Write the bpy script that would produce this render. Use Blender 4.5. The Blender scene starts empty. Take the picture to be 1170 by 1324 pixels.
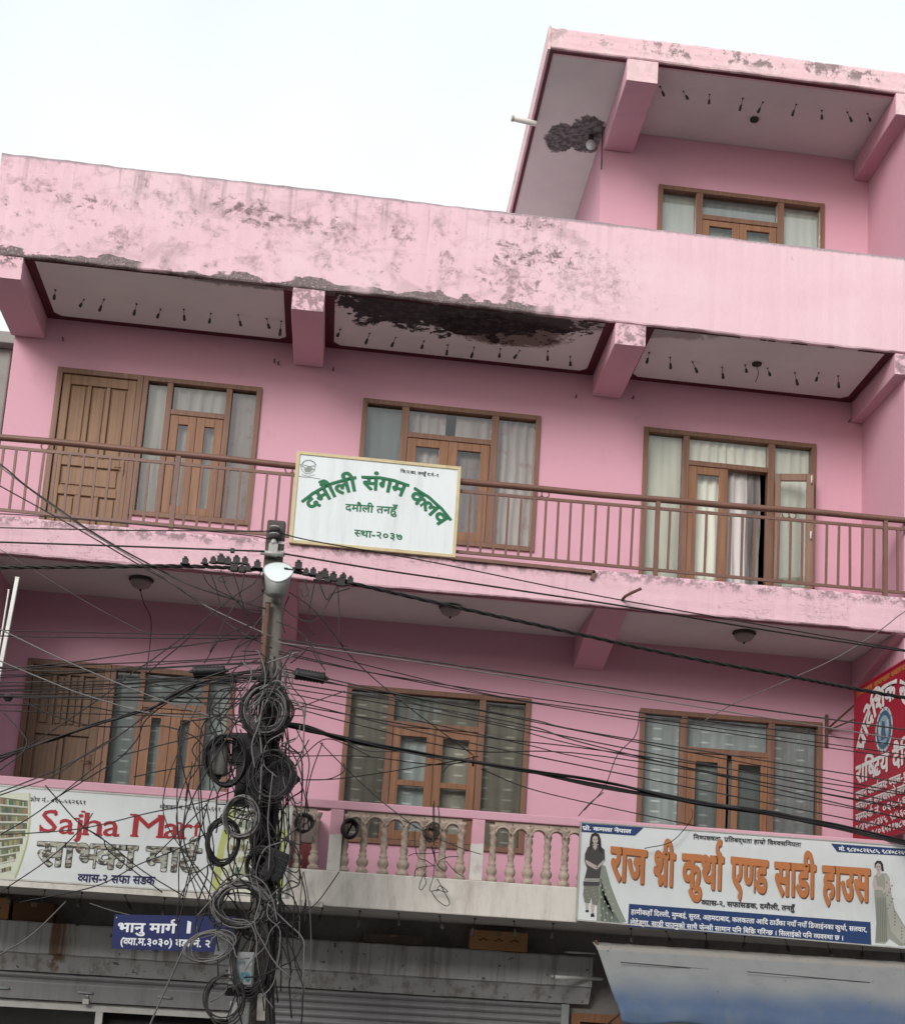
import bpy, bmesh, math, random
from mathutils import Vector, Matrix
random.seed(7)
SC = bpy.context.scene
COL = SC.collection

# ------------------------------------------------------------------ camera
F_PX, PPX, PPY = 1874.86, 638.83, 945.42            # focal length and principal point in photo pixels (1170 x 1324)
CAM = Vector((3.3718, -15.2188, 2.2963))
YAW, PIT, ROL = 0.105234, 0.199005, 0.058326
_cy, _sy, _cp, _sp, _cr, _sr = math.cos(YAW), math.sin(YAW), math.cos(PIT), math.sin(PIT), math.cos(ROL), math.sin(ROL)
FW = Vector((_sy * _cp, _cy * _cp, _sp))
_r0 = Vector((_cy, -_sy, 0)); _u0 = _r0.cross(FW)
RT = _cr * _r0 + _sr * _u0
UP = -_sr * _r0 + _cr * _u0
cd = bpy.data.cameras.new('camera'); cam = bpy.data.objects.new('camera', cd); COL.objects.link(cam)
M = Matrix.Identity(4)
for i in range(3):
    M[i][0], M[i][1], M[i][2], M[i][3] = RT[i], UP[i], -FW[i], CAM[i]
cam.matrix_world = M
cd.sensor_width = 36; cd.sensor_fit = 'AUTO'
cd.lens = F_PX / 1324 * 36
cd.shift_x = (585 - PPX) / 1324
cd.shift_y = (PPY - 662) / 1324
cd.clip_end = 2000; cd.clip_start = 0.1
SC.camera = cam

# ------------------------------------------------------------------ light
SUN_EL, SUN_AZ = 27, 210          # veiled low sun in front of the house
SUN_STRENGTH, SKY_STRENGTH, EXPOSURE = 1.5, 0.15, 0.8
w = bpy.data.worlds.new('World'); SC.world = w; w.use_nodes = True
nt = w.node_tree
sky = nt.nodes.new('ShaderNodeTexSky'); sky.sky_type = 'NISHITA'; sky.sun_disc = False
sky.sun_elevation = math.radians(SUN_EL); sky.sun_rotation = math.radians(SUN_AZ)
sky.altitude = 400; sky.air_density = 1.0; sky.dust_density = 4.0; sky.ozone_density = 1.2
bg = nt.nodes['Background']; bg.inputs['Strength'].default_value = SKY_STRENGTH
CLOUD, COVER = (3.95, 4.15, 4.12), 0.80                # thin bright overcast over the blue
tcw = nt.nodes.new('ShaderNodeTexCoord'); cn = nt.nodes.new('ShaderNodeTexNoise'); cn.inputs['Scale'].default_value = 1.6; cn.inputs['Detail'].default_value = 5
nt.links.new(tcw.outputs['Generated'], cn.inputs['Vector'])
cm = nt.nodes.new('ShaderNodeMapRange'); nt.links.new(cn.outputs['Fac'], cm.inputs['Value'])
cm.inputs['From Min'].default_value = 0.3; cm.inputs['From Max'].default_value = 0.7; cm.inputs['To Min'].default_value = COVER - 0.2; cm.inputs['To Max'].default_value = min(1, COVER + 0.2)
mxw = nt.nodes.new('ShaderNodeMix'); mxw.data_type = 'RGBA'; nt.links.new(cm.outputs[0], mxw.inputs['Factor']); nt.links.new(sky.outputs['Color'], mxw.inputs[6])
mxw.inputs[7].default_value = (*CLOUD, 1)
nt.links.new(mxw.outputs[2], bg.inputs['Color'])
sl = bpy.data.lights.new('sun', 'SUN'); sl.energy = SUN_STRENGTH; sl.angle = math.radians(25); sl.color = (1.0, 0.97, 0.93)
so = bpy.data.objects.new('sun', sl); COL.objects.link(so)
az = math.radians(SUN_AZ); el = math.radians(SUN_EL)
sdir = Vector((math.sin(az) * math.cos(el), math.cos(az) * math.cos(el), math.sin(el)))   # towards the sun
so.rotation_euler = sdir.to_track_quat('Z', 'Y').to_euler()
SC.view_settings.view_transform = 'Standard'; SC.view_settings.look = 'None'
SC.view_settings.exposure = EXPOSURE; SC.view_settings.gamma = 1
SC.cycles.max_bounces = 6; SC.cycles.transparent_max_bounces = 12

# ------------------------------------------------------------------ pixel -> place helpers
def _ray(px, py):
    return RT * ((px - PPX) / F_PX) - UP * ((py - PPY) / F_PX) + FW
def at(px, py, Y):
    d = _ray(px, py); return CAM + d * ((Y - CAM.y) / d.y)
def atx(px, py, X):
    d = _ray(px, py); return CAM + d * ((X - CAM.x) / d.x)
def atz(px, py, Z):
    d = _ray(px, py); return CAM + d * ((Z - CAM.z) / d.z)

# ------------------------------------------------------------------ node helpers
class NG:
    """tiny expression builder on one material's node tree"""
    def __init__(s, name):
        s.m = bpy.data.materials.new(name); s.m.use_nodes = True
        s.t = s.m.node_tree; s.b = s.t.nodes['Principled BSDF']
        s._co = None
    def n(s, k): return s.t.nodes.new(k)
    def lk(s, a, b): s.t.links.new(a, b)
    def co(s):
        if s._co is None: s._co = s.n('ShaderNodeTexCoord').outputs['Object']
        return s._co
    def put(s, sock, v):
        if hasattr(v, 'node'): s.lk(v, sock)
        else: sock.default_value = v
    def math(s, op, a, b=0.0, c=None):
        n = s.n('ShaderNodeMath'); n.operation = op
        s.put(n.inputs[0], a); s.put(n.inputs[1], b)
        if c is not None: s.put(n.inputs[2], c)
        return n.outputs[0]
    def scaled(s, sx, sy, sz, off=(0, 0, 0)):
        n = s.n('ShaderNodeMapping'); s.lk(s.co(), n.inputs[0])
        n.inputs['Scale'].default_value = (sx, sy, sz); n.inputs['Location'].default_value = off
        return n.outputs[0]
    def noise(s, scale, detail=4, rough=0.55, vec=None, dist=0.0):
        n = s.n('ShaderNodeTexNoise'); s.lk(vec or s.co(), n.inputs['Vector'])
        n.inputs['Scale'].default_value = scale; n.inputs['Detail'].default_value = detail
        n.inputs['Roughness'].default_value = rough; n.inputs['Distortion'].default_value = dist
        return n.outputs['Fac']
    def step(s, v, a, b, lo=0.0, hi=1.0):
        n = s.n('ShaderNodeMapRange'); n.interpolation_type = 'SMOOTHSTEP'
        s.put(n.inputs['Value'], v)
        n.inputs['From Min'].default_value = a; n.inputs['From Max'].default_value = b
        n.inputs['To Min'].default_value = lo; n.inputs['To Max'].default_value = hi
        return n.outputs[0]
    def xyz(s):
        n = s.n('ShaderNodeSeparateXYZ'); s.lk(s.co(), n.inputs[0]); return n.outputs
    def mix(s, f, a, b):
        n = s.n('ShaderNodeMix'); n.data_type = 'RGBA'
        s.put(n.inputs['Factor'], f)
        for sock, v in ((n.inputs[6], a), (n.inputs[7], b)):
            if hasattr(v, 'node'): s.lk(v, sock)
            else: sock.default_value = (*v[:3], 1)
        return n.outputs[2]
    def blob(s, cx, cz, rx, rz, nz, edge=0.25, amp=1.2, axes='xz'):
        """irregular patch of its own shape round a point"""
        o = s.xyz(); i = {'x': 0, 'y': 1, 'z': 2}
        dx = s.math('DIVIDE', s.math('SUBTRACT', o[i[axes[0]]], cx), rx)
        dz = s.math('DIVIDE', s.math('SUBTRACT', o[i[axes[1]]], cz), rz)
        d = s.math('SQRT', s.math('ADD', s.math('MULTIPLY', dx, dx), s.math('MULTIPLY', dz, dz)))
        d = s.math('ADD', d, s.math('MULTIPLY', s.math('SUBTRACT', nz, 0.5), amp))
        return s.step(d, 1.0 - edge, 1.0 + edge, 1.0, 0.0)
    def bump(s, h, strength, dist=0.01):
        n = s.n('ShaderNodeBump'); n.inputs['Strength'].default_value = strength; n.inputs['Distance'].default_value = dist
        s.lk(h, n.inputs['Height']); s.lk(n.outputs[0], s.b.inputs['Normal'])
    def done(s, col, rough=0.7, spec=0.3, metal=0.0):
        s.put(s.b.inputs['Base Color'], col if hasattr(col, 'node') else (*col[:3], 1))
        s.put(s.b.inputs['Roughness'], rough); s.b.inputs['Specular IOR Level'].default_value = spec
        s.b.inputs['Metallic'].default_value = metal
        return s.m

def dirty(name, col, dirt, scale=3.0, amount=0.5, rough=0.7, spec=0.3, metal=0.0, stretch=(1, 1, 1), bump=0.15, fine=60):
    g = NG(name)
    v = g.scaled(*stretch)
    n1 = g.noise(scale, 8, 0.62, v); n2 = g.noise(scale * 9, 4, 0.6, v)
    f = g.math('MULTIPLY', g.step(g.math('ADD', g.math('MULTIPLY', n1, 0.75), g.math('MULTIPLY', n2, 0.25)), 0.42, 0.72), amount)
    c = g.mix(f, col, dirt)
    if bump: g.bump(g.noise(fine, 4, 0.6), bump)
    return g.done(c, rough, spec, metal)

MATS = {}
def flat(col, rough=0.55):
    """a printed or painted colour, with the slight unevenness of ink"""
    k = tuple(round(c, 3) for c in col) + (rough,)
    if k not in MATS:
        MATS[k] = dirty('print_%d' % len(MATS), col, tuple(c * 0.72 + 0.02 for c in col), 2.2, 0.5, rough, 0.25, bump=0)
    return MATS[k]

# --- pink distemper on the walls
def make_pink(name, col, rain=0.35):
    g = NG(name)
    big = g.noise(0.55, 5, 0.55); mid = g.noise(3.2, 7, 0.65)
    streak = g.noise(1.0, 6, 0.6, g.scaled(7, 7, 0.45))
    f1 = g.math('MULTIPLY', g.step(big, 0.35, 0.7), 0.22)
    c = g.mix(f1, col, (col[0] * 0.93, col[1] * 1.18, col[2] * 1.13))
    c = g.mix(g.math('MULTIPLY', g.step(streak, 0.55, 0.8), rain), c, (col[0] * 0.78, col[1] * 0.72, col[2] * 0.74))
    c = g.mix(g.math('MULTIPLY', g.step(mid, 0.55, 0.75), 0.30), c, (col[0] * 0.72, col[1] * 0.78, col[2] * 0.8))
    g.bump(g.math('ADD', g.noise(90, 3, 0.6), g.math('MULTIPLY', g.noise(7, 5, 0.6), 1.5)), 0.12, 0.01)
    return g.done(c, 0.78, 0.25)
PINK = (0.56, 0.30, 0.375)
M_PINK = make_pink('pink_distemper', PINK, 0.2)
M_PINK_BEAM = make_pink('pink_beam_paint', (0.58, 0.32, 0.39), 0.2)

# --- weathered pale pink of the parapet, with peeled and mouldy places
def make_parapet():
    g = NG('weathered_pink_plaster')
    o = g.xyz()
    base = (0.64, 0.435, 0.495)
    nz = g.noise(3.0, 9, 0.68); nz2 = g.noise(9.0, 8, 0.7); nf = g.noise(26, 6, 0.7)
    streak = g.noise(1.0, 7, 0.65, g.scaled(9, 9, 0.5)); streak2 = g.noise(1.0, 6, 0.6, g.scaled(26, 26, 0.8))
    left = g.step(g.math('ADD', o[0], g.math('MULTIPLY', nz, 1.6)), 5.9, 7.4, 1.0, 0.0)
    c = g.mix(g.math('MULTIPLY', g.step(g.noise(1.1, 6, 0.6), 0.4, 0.68), 0.5), base, (0.655, 0.50, 0.535))
    c = g.mix(g.math('MULTIPLY', g.step(streak2, 0.5, 0.75), 0.10), c, (0.52, 0.38, 0.41))
    # faint mauve blotches all over the older left part
    blot = g.math('MULTIPLY', g.step(g.math('ADD', g.math('MULTIPLY', nz, 0.7), g.math('MULTIPLY', nz2, 0.3)), 0.50, 0.64), left)
    c = g.mix(g.math('MULTIPLY', blot, 0.72), c, (0.29, 0.205, 0.225))
    smear = g.math('MULTIPLY', g.step(g.noise(1.0, 8, 0.7, g.scaled(1.6, 1.6, 2.6, (4, 0, 7)), 0.9), 0.50, 0.66), left)
    c = g.mix(g.math('MULTIPLY', smear, 0.42), c, (0.33, 0.235, 0.26))
    crisp = g.math('MULTIPLY', g.step(g.math('ADD', g.math('MULTIPLY', nz2, 0.6), g.math('MULTIPLY', nf, 0.4)), 0.57, 0.60), g.step(nz, 0.47, 0.56))
    c = g.mix(g.math('MULTIPLY', g.math('MULTIPLY', crisp, left), 0.7), c, (0.22, 0.165, 0.175))
    # rain runs from the coping
    top = g.step(o[2], 10.05, 10.7)
    runs = g.math('MULTIPLY', g.math('MULTIPLY', g.step(streak, 0.52, 0.68), top), g.step(o[0], 4.8, 5.9, 1.0, 0.15))
    c = g.mix(g.math('MULTIPLY', runs, 0.6), c, (0.26, 0.20, 0.215))
    # bare patches: ragged, streaked, broken up by the grain of the plaster
    rag = g.math('ADD', g.math('MULTIPLY', g.noise(2.2, 9, 0.72, g.scaled(1, 1, 1.5, (3, 1, 2)), 0.8), 0.8), g.math('MULTIPLY', nf, 0.2))
    ragf = g.math('ADD', g.math('MULTIPLY', g.noise(5.5, 10, 0.74, g.scaled(1, 1, 1.25, (7, 1, 4)), 1.2), 0.75), g.math('MULTIPLY', g.noise(1.0, 8, 0.7, g.scaled(13, 13, 4)), 0.25))
    hole = g.math('ADD', 0.35, g.math('MULTIPLY', g.step(g.noise(13, 7, 0.75), 0.42, 0.56), 0.65))
    for (x, z, rx, rz, k) in ((0.30, 10.28, 0.34, 0.08, .75), (3.55, 10.33, 0.18, 0.08, .8), (5.0, 10.24, 0.40, 0.15, .8), (4.75, 9.98, 0.34, 0.24, .6),
                              (1.80, 10.40, 0.22, 0.12, .8), (2.1, 10.36, 0.20, 0.16, .8), (2.55, 10.30, 0.34, 0.10, .6), (4.05, 10.05, 0.10, 0.18, .6), (4.9, 10.62, 0.30, 0.07, .85),
                              (0.75, 9.98, 0.12, 0.20, .5), (1.30, 10.20, 0.16, 0.10, .5), (3.0, 10.15, 0.25, 0.20, .35), (-.25, 10.40, 0.25, 0.12, .45), (5.55, 10.0, .5, .3, .35)):
        soft = g.blob(x, z, rx * 1.35, rz * 1.35, rag, 0.75, 0.8)
        tex = g.step(g.math('ADD', ragf, g.math('MULTIPLY', g.math('SUBTRACT', soft, 1.0), 0.20)), 0.455, 0.535)
        c = g.mix(g.math('MULTIPLY', g.math('MULTIPLY', tex, hole), min(1, k * 1.15)), c, (0.165, 0.115, 0.125))
    # mould along the drip edge
    low = g.noise(1.0, 6, 0.62, g.scaled(2.6, 2.6, 6.0))
    edge = g.math('ADD', g.math('SUBTRACT', o[2], 9.6), g.math('MULTIPLY', g.math('SUBTRACT', low, 0.5), -0.42))
    bed = g.step(edge, 0.062, 0.072, 1.0, 0.0)
    seg = g.math('MULTIPLY', g.step(o[0], 5.2, 5.5, 1.0, 0.0), g.step(g.noise(1.3, 3, 0.5, g.scaled(1, 1, .3, (2.3, 0, 0))), 0.36, 0.44))
    band = g.math('MULTIPLY', g.math('MULTIPLY', bed, seg), g.step(nf, 0.33, 0.50, .45, 1.0))
    lip = g.math('MULTIPLY', g.math('MULTIPLY', g.step(g.math('ABSOLUTE', g.math('SUBTRACT', edge, 0.070)), 0.004, 0.012, 1.0, 0.0), seg), .7)
    c = g.mix(lip, c, (0.10, 0.08, 0.08))
    c = g.mix(g.math('MULTIPLY', band, 0.95), c, g.mix(g.step(nf, .42, .6), (0.05, 0.046, 0.042), (0.20, 0.17, 0.165)))
    rim = g.step(g.math('ADD', o[2], g.math('MULTIPLY', nf, 0.05)), 10.70, 10.735)
    c = g.mix(g.math('MULTIPLY', rim, 0.85), c, (0.22, 0.19, 0.21))
    # hairline cracks
    vo = g.n('ShaderNodeTexVoronoi'); vo.feature = 'DISTANCE_TO_EDGE'; vo.inputs['Scale'].default_value = 1.5
    wv = g.n('ShaderNodeVectorMath'); wv.operation = 'ADD'
    wn = g.n('ShaderNodeTexNoise'); wn.inputs['Scale'].default_value = 4; wn.inputs['Detail'].default_value = 6; g.lk(g.co(), wn.inputs['Vector'])
    ws = g.n('ShaderNodeVectorMath'); ws.operation = 'SCALE'; ws.inputs['Scale'].default_value = 0.5
    g.lk(wn.outputs['Color'], ws.inputs[0]); g.lk(g.co(), wv.inputs[0]); g.lk(ws.outputs[0], wv.inputs[1]); g.lk(wv.outputs[0], vo.inputs['Vector'])
    cr = g.math('MULTIPLY', g.step(vo.outputs['Distance'], 0.0, 0.012, 1.0, 0.0), g.math('MULTIPLY', left, g.step(g.noise(1.3, 2), 0.55, 0.65)))
    c = g.mix(g.math('MULTIPLY', cr, 0.4), c, (0.22, 0.15, 0.16))
    g.bump(g.math('ADD', g.noise(70, 4, 0.6), g.math('ADD', g.math('MULTIPLY', nz2, 1.5), g.math('MULTIPLY', crisp, -0.6))), 0.25, 0.012)
    return g.done(c, 0.85, 0.2)
M_PARAPET = make_parapet()

def make_fascia(name, zb, zt, mould):
    g = NG(name); o = g.xyz()
    nz = g.noise(4, 8, 0.66); nz2 = g.noise(14, 7, 0.7)
    streak = g.noise(1.0, 6, 0.6, g.scaled(14, 14, 0.7))
    c = g.mix(g.math('MULTIPLY', g.step(nz, 0.42, 0.66), 0.4), (0.62, 0.40, 0.46), (0.66, 0.46, 0.505))
    c = g.mix(g.math('MULTIPLY', g.step(streak, 0.52, 0.75), 0.35), c, (0.40, 0.24, 0.275))
    up = g.step(g.math('ADD', o[2], g.math('MULTIPLY', g.math('SUBTRACT', nz2, 0.5), 0.25)), zt - 0.13, zt - 0.02)
    c = g.mix(g.math('MULTIPLY', g.math('MULTIPLY', up, g.step(nz2, 0.44, 0.56)), mould), c, (0.17, 0.125, 0.135))
    sp = g.math('MULTIPLY', g.step(nz2, 0.60, 0.64), g.step(nz, 0.5, 0.6))
    c = g.mix(g.math('MULTIPLY', sp, 0.6), c, (0.25, 0.17, 0.19))
    wn = g.noise(1.0, 8, 0.65, g.scaled(1.1, 1.1, 5))
    crack = g.math('ABSOLUTE', g.math('SUBTRACT', wn, 0.5))
    cr = g.math('MULTIPLY', g.step(crack, 0.0, 0.006, 1.0, 0.0), g.step(g.noise(1.2, 2), 0.46, 0.56))
    c = g.mix(g.math('MULTIPLY', cr, 0.8), c, (0.2, 0.13, 0.14))
    g.bump(g.math('ADD', g.noise(80, 4, 0.6), g.math('MULTIPLY', nz2, 1.4)), 0.25, 0.012)
    return g.done(c, 0.82, 0.2)
M_FASCIA = make_fascia('pink_slab_edge_paint', 6.5, 6.87, 0.75)
def make_roofedge():
    g = NG('pink_roof_edge_paint'); o = g.xyz()
    nz = g.noise(3.5, 8, 0.68); nz2 = g.noise(12, 8, 0.72)
    c = g.mix(g.math('MULTIPLY', g.step(nz, 0.4, 0.66), 0.6), (0.66, 0.45, 0.49), (0.70, 0.56, 0.57))
    d = g.math('MULTIPLY', g.step(g.math('ADD', g.math('MULTIPLY', nz, .55), g.math('MULTIPLY', nz2, .45)), .49, .56), g.step(o[0], 5.2, 6.6, .55, 1.0))
    band = g.step(g.math('ABSOLUTE', g.math('SUBTRACT', o[2], 12.905)), .05, .12, 1.0, .25)
    c = g.mix(g.math('MULTIPLY', g.math('MULTIPLY', d, band), .85), c, (0.17, 0.125, 0.135))
    c = g.mix(g.math('MULTIPLY', g.step(g.math('ADD', o[2], g.math('MULTIPLY', nz2, .08)), 13.015, 13.045), .8), c, (0.13, 0.105, 0.115))
    g.bump(g.math('ADD', g.noise(80, 4, 0.6), g.math('MULTIPLY', nz2, 1.4)), 0.3, 0.012)
    return g.done(c, 0.85, 0.2)
M_ROOFEDGE = make_roofedge()

def make_soffit():
    g = NG('grey_white_soffit'); o = g.xyz()
    n1 = g.noise(1.3, 6, 0.6); nd = g.noise(3.5, 9, 0.68, None, 0.6); nf = g.noise(16, 6, 0.7)
    c = g.mix(g.math('MULTIPLY', g.step(n1, 0.4, 0.7), 0.35), (0.67, 0.645, 0.635), (0.56, 0.535, 0.525))
    # black leak stain with a brown fringe, middle bay of the second floor
    inz = g.math('MULTIPLY', g.step(o[2], 9.3, 9.4), g.step(o[2], 9.9, 9.8))
    nn = g.math('ADD', g.math('MULTIPLY', nd, 0.7), g.math('MULTIPLY', nf, 0.3))
    a = g.math('MULTIPLY', inz, g.blob(4.25, -1.33, 1.42, 0.70, nn, 0.035, 2.9, 'xy'))
    br = g.math('MULTIPLY', inz, g.blob(4.75, -0.86, 0.70, 0.34, nn, 0.12, 1.6, 'xy'))
    c = g.mix(g.math('MULTIPLY', br, 0.85), c, (0.11, 0.07, 0.05))
    c = g.mix(g.math('MULTIPLY', a, 0.95), c, g.mix(g.step(nf, 0.45, 0.65), (0.012, 0.010, 0.014), (0.05, 0.042, 0.045)))
    sp = g.math('MULTIPLY', inz, g.blob(5.9, -1.28, 1.2, 0.22, nn, 0.12, 2.2, 'xy')); c = g.mix(g.math('MULTIPLY', sp, 0.5), c, (0.09, 0.08, 0.075))
    sp = g.math('MULTIPLY', inz, g.blob(2.0, -1.3, 0.7, 0.10, nf, 0.2, 2.2, 'xy')); c = g.mix(g.math('MULTIPLY', sp, 0.7), c, (0.10, 0.09, 0.08))
    g.bump(g.math('ADD', nf, g.noise(60, 3)), 0.12, 0.01)
    return g.done(c, 0.85, 0.15)
M_SOFFIT = make_soffit()
def make_soffit_top():
    g = NG('grey_soffit_with_fallen_plaster'); o = g.xyz()
    n1 = g.noise(1.3, 6, 0.6); nd = g.noise(7, 8, 0.7); nf = g.noise(20, 6, 0.7)
    c = g.mix(g.math('MULTIPLY', g.step(n1, 0.4, 0.7), 0.4), (0.66, 0.625, 0.625), (0.54, 0.505, 0.51))
    a = g.math('MAXIMUM', g.blob(5.40, 0.28, 0.20, 0.28, nd, 0.06, 1.1, 'xy'), g.blob(5.70, 0.15, 0.24, 0.36, nd, 0.06, 1.1, 'xy'))
    c = g.mix(a, c, g.mix(g.step(nf, 0.4, 0.6), (0.085, 0.08, 0.085), (0.21, 0.195, 0.20)))
    g.bump(g.math('ADD', g.math('MULTIPLY', a, -4.0), nf), 0.35, 0.015)
    return g.done(c, 0.88, 0.15)
M_SOFFIT_TOP = make_soffit_top()
M_SOFFIT_LOW = dirty('plain_plaster_soffit', (0.58, 0.56, 0.54), (0.32, 0.30, 0.28), 1.6, 0.6, 0.9, 0.1)
M_MAROON = dirty('maroon_border_paint', (0.085, 0.012, 0.025), (0.05, 0.01, 0.016), 4, 0.5, 0.6)

def make_wood(name, a, b, rough=0.5):
    g = NG(name)
    n1 = g.noise(1.0, 7, 0.65, g.scaled(34, 34, 1.4), 0.4); n2 = g.noise(2.0, 4, 0.6)
    c = g.mix(g.step(n1, 0.35, 0.68), a, b)
    c = g.mix(g.math('MULTIPLY', g.step(n2, 0.5, 0.75), 0.35), c, tuple(x * 0.6 for x in a))
    g.bump(n1, 0.12, 0.004)
    return g.done(c, rough, 0.35)
M_WOOD = make_wood('brown_varnished_wood', (0.235, 0.115, 0.06), (0.165, 0.075, 0.038))
M_FRAME = make_wood('dull_brown_frame_wood', (0.19, 0.10, 0.065), (0.135, 0.066, 0.042))
M_DOORWOOD = make_wood('brown_door_wood', (0.215, 0.115, 0.06), (0.155, 0.078, 0.04))
M_OLDWOOD = make_wood('grey_brown_old_wood', (0.16, 0.10, 0.065), (0.11, 0.066, 0.042), 0.65)

def make_glass():
    g = NG('window_glass')
    fr = g.n('ShaderNodeFresnel'); fr.inputs['IOR'].default_value = 1.55
    fac = g.math('ADD', g.math('MULTIPLY', fr.outputs[0], 1.3), 0.03)
    tr = g.n('ShaderNodeBsdfTransparent'); tr.inputs['Color'].default_value = (0.87, 0.89, 0.87, 1)
    gl = g.n('ShaderNodeBsdfGlossy'); gl.inputs['Roughness'].default_value = 0.03
    nz = g.n('ShaderNodeBump'); nz.inputs['Strength'].default_value = 0.05; g.lk(g.noise(1.5, 2), nz.inputs['Height']); g.lk(nz.outputs[0], gl.inputs['Normal'])
    mx = g.n('ShaderNodeMixShader'); g.lk(fac, mx.inputs[0]); g.lk(tr.outputs[0], mx.inputs[1]); g.lk(gl.outputs[0], mx.inputs[2])
    g.lk(mx.outputs[0], g.t.nodes['Material Output'].inputs['Surface'])
    g.t.nodes.remove(g.b); return g.m
M_GLASS = make_glass()
def make_curtain(name, a, b, dashes=None, spots=None):
    g = NG(name); o = g.xyz()
    n = g.noise(1.0, 5, 0.6, g.scaled(9, 9, 0.6)); n2 = g.noise(2.5, 4)
    c = g.mix(g.step(n, 0.35, 0.65), a, b)
    if dashes:
        fz = g.math('FRACT', g.math('DIVIDE', o[2], 0.115)); fx = g.math('FRACT', g.math('ADD', g.math('DIVIDE', o[0], 0.27), 0.36))
        k = g.math('MULTIPLY', g.step(g.math('ABSOLUTE', g.math('SUBTRACT', fz, 0.5)), 0.04, 0.12, 1, 0), g.step(g.math('ABSOLUTE', g.math('SUBTRACT', fx, 0.5)), 0.07, 0.26, 1, 0))
        c = g.mix(g.math('MULTIPLY', g.math('MULTIPLY', k, g.step(n2, 0.3, 0.6, .45, 1)), 0.8), c, dashes)
    if spots:
        c = g.mix(g.math('MULTIPLY', g.step(g.noise(7, 3, 0.5), 0.55, 0.66), 0.6), c, spots)
    return g.done(c, 0.9, 0.1)
M_CURT_WHITE = make_curtain('pale_net_curtain', (0.52, 0.50, 0.49), (0.36, 0.34, 0.34))
M_CURT_ROSE = make_curtain('pale_flowered_curtain', (0.42, 0.37, 0.36), (0.30, 0.25, 0.25), None, (0.30, 0.17, 0.17))
M_CURT_GREEN = make_curtain('pale_green_curtain', (0.86, 0.84, 0.75), (0.70, 0.69, 0.61))
M_CURT_PALE = make_curtain('pale_frosted_sheet', (0.50, 0.525, 0.49), (0.42, 0.445, 0.42))
M_CURT_OLIVE = make_curtain('olive_dashed_curtain', (0.34, 0.32, 0.27), (0.25, 0.235, 0.20), (0.75, 0.74, 0.68))
M_CURT_SLATE = make_curtain('slate_dashed_curtain', (0.38, 0.42, 0.43), (0.28, 0.315, 0.32), (0.80, 0.82, 0.82))
M_CURT_BLUE = make_curtain('blue_grey_blind', (0.25, 0.28, 0.285), (0.21, 0.235, 0.24))
M_CURT_DARK = make_curtain('dark_grey_curtain', (0.22, 0.205, 0.20), (0.08, 0.075, 0.072))
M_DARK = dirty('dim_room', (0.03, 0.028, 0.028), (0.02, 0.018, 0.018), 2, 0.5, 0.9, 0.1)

M_RAIL = dirty('brown_railing_paint', (0.155, 0.075, 0.055), (0.085, 0.042, 0.032), 5, 0.6, 0.45, 0.4)
M_CREAM = dirty('dirty_cream_paint', (0.60, 0.565, 0.52), (0.36, 0.31, 0.27), 2.2, 0.75, 0.8, 0.2, stretch=(2.5, 2.5, 0.6))
M_BALUSTER = dirty('dusty_beige_concrete', (0.43, 0.345, 0.285), (0.17, 0.125, 0.10), 9, 0.9, 0.85, 0.2, bump=0.3)
M_WHITE = dirty('sign_white', (0.60, 0.625, 0.63), (0.50, 0.51, 0.505), 1.2, 0.6, 0.45, 0.3, stretch=(1, 1, 0.5), bump=0)
M_WHITE_OLD = dirty('faded_sign_white', (0.60, 0.64, 0.66), (0.49, 0.52, 0.53), 1.6, 0.8, 0.5, 0.3, stretch=(5, 5, 0.5), bump=0)
M_SIGNFRAME = dirty('faded_yellow_frame', (0.50, 0.42, 0.25), (0.30, 0.235, 0.15), 6, 0.6, 0.6)
M_ALU = dirty('dull_aluminium', (0.45, 0.44, 0.42), (0.25, 0.24, 0.23), 5, 0.6, 0.45, 0.5, 0.3)
M_RED = dirty('red_sign_vinyl', (0.31, 0.012, 0.03), (0.23, 0.012, 0.025), 1.3, 0.6, 0.4, 0.3, bump=0)
M_BLUE = dirty('blue_enamel', (0.006, 0.011, 0.085), (0.005, 0.009, 0.055), 2, 0.5, 0.4, 0.4, bump=0)
M_BLACK = dirty('black_cable_sheath', (0.008, 0.0075, 0.008), (0.022, 0.02, 0.02), 4, 0.6, 0.5, 0.35, bump=0)
M_CGREY = dirty('grey_cable_sheath', (0.15, 0.142, 0.14), (0.055, 0.05, 0.05), 4, 0.6, 0.55, 0.3, bump=0)
M_CDUST = dirty('dusty_black_cable', (0.034, 0.031, 0.031), (0.085, 0.078, 0.076), 5, 0.7, 0.7, 0.2, bump=0)
M_BOX = dirty('black_plastic_box', (0.010, 0.010, 0.011), (0.028, 0.027, 0.027), 5, 0.6, 0.5, 0.35)
M_POLE = dirty('weathered_concrete_pole', (0.15, 0.135, 0.12), (0.065, 0.058, 0.052), 4, 0.8, 0.85, 0.2, stretch=(2, 2, 0.6), bump=0.3)
M_LAMPGREY = dirty('grey_lamp_housing', (0.34, 0.35, 0.34), (0.14, 0.14, 0.13), 7, 0.7, 0.5, 0.4)
M_LAMPWHITE = dirty('white_lamp_glass', (0.62, 0.68, 0.68), (0.48, 0.54, 0.54), 4, 0.4, 0.3, 0.5, bump=0)
M_PORC = dirty('grey_porcelain', (0.34, 0.33, 0.32), (0.18, 0.17, 0.17), 12, 0.6, 0.3, 0.5)
M_RUST = dirty('rusty_steel_pipe', (0.13, 0.065, 0.045), (0.06, 0.03, 0.022), 8, 0.7, 0.75, 0.3)
M_GREYBOX = dirty('grey_painted_steel', (0.25, 0.27, 0.27), (0.14, 0.145, 0.14), 4, 0.6, 0.55, 0.35)
M_PVC = dirty('white_pvc', (0.66, 0.66, 0.64), (0.45, 0.43, 0.41), 6, 0.6, 0.4, 0.4, bump=0)
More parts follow.
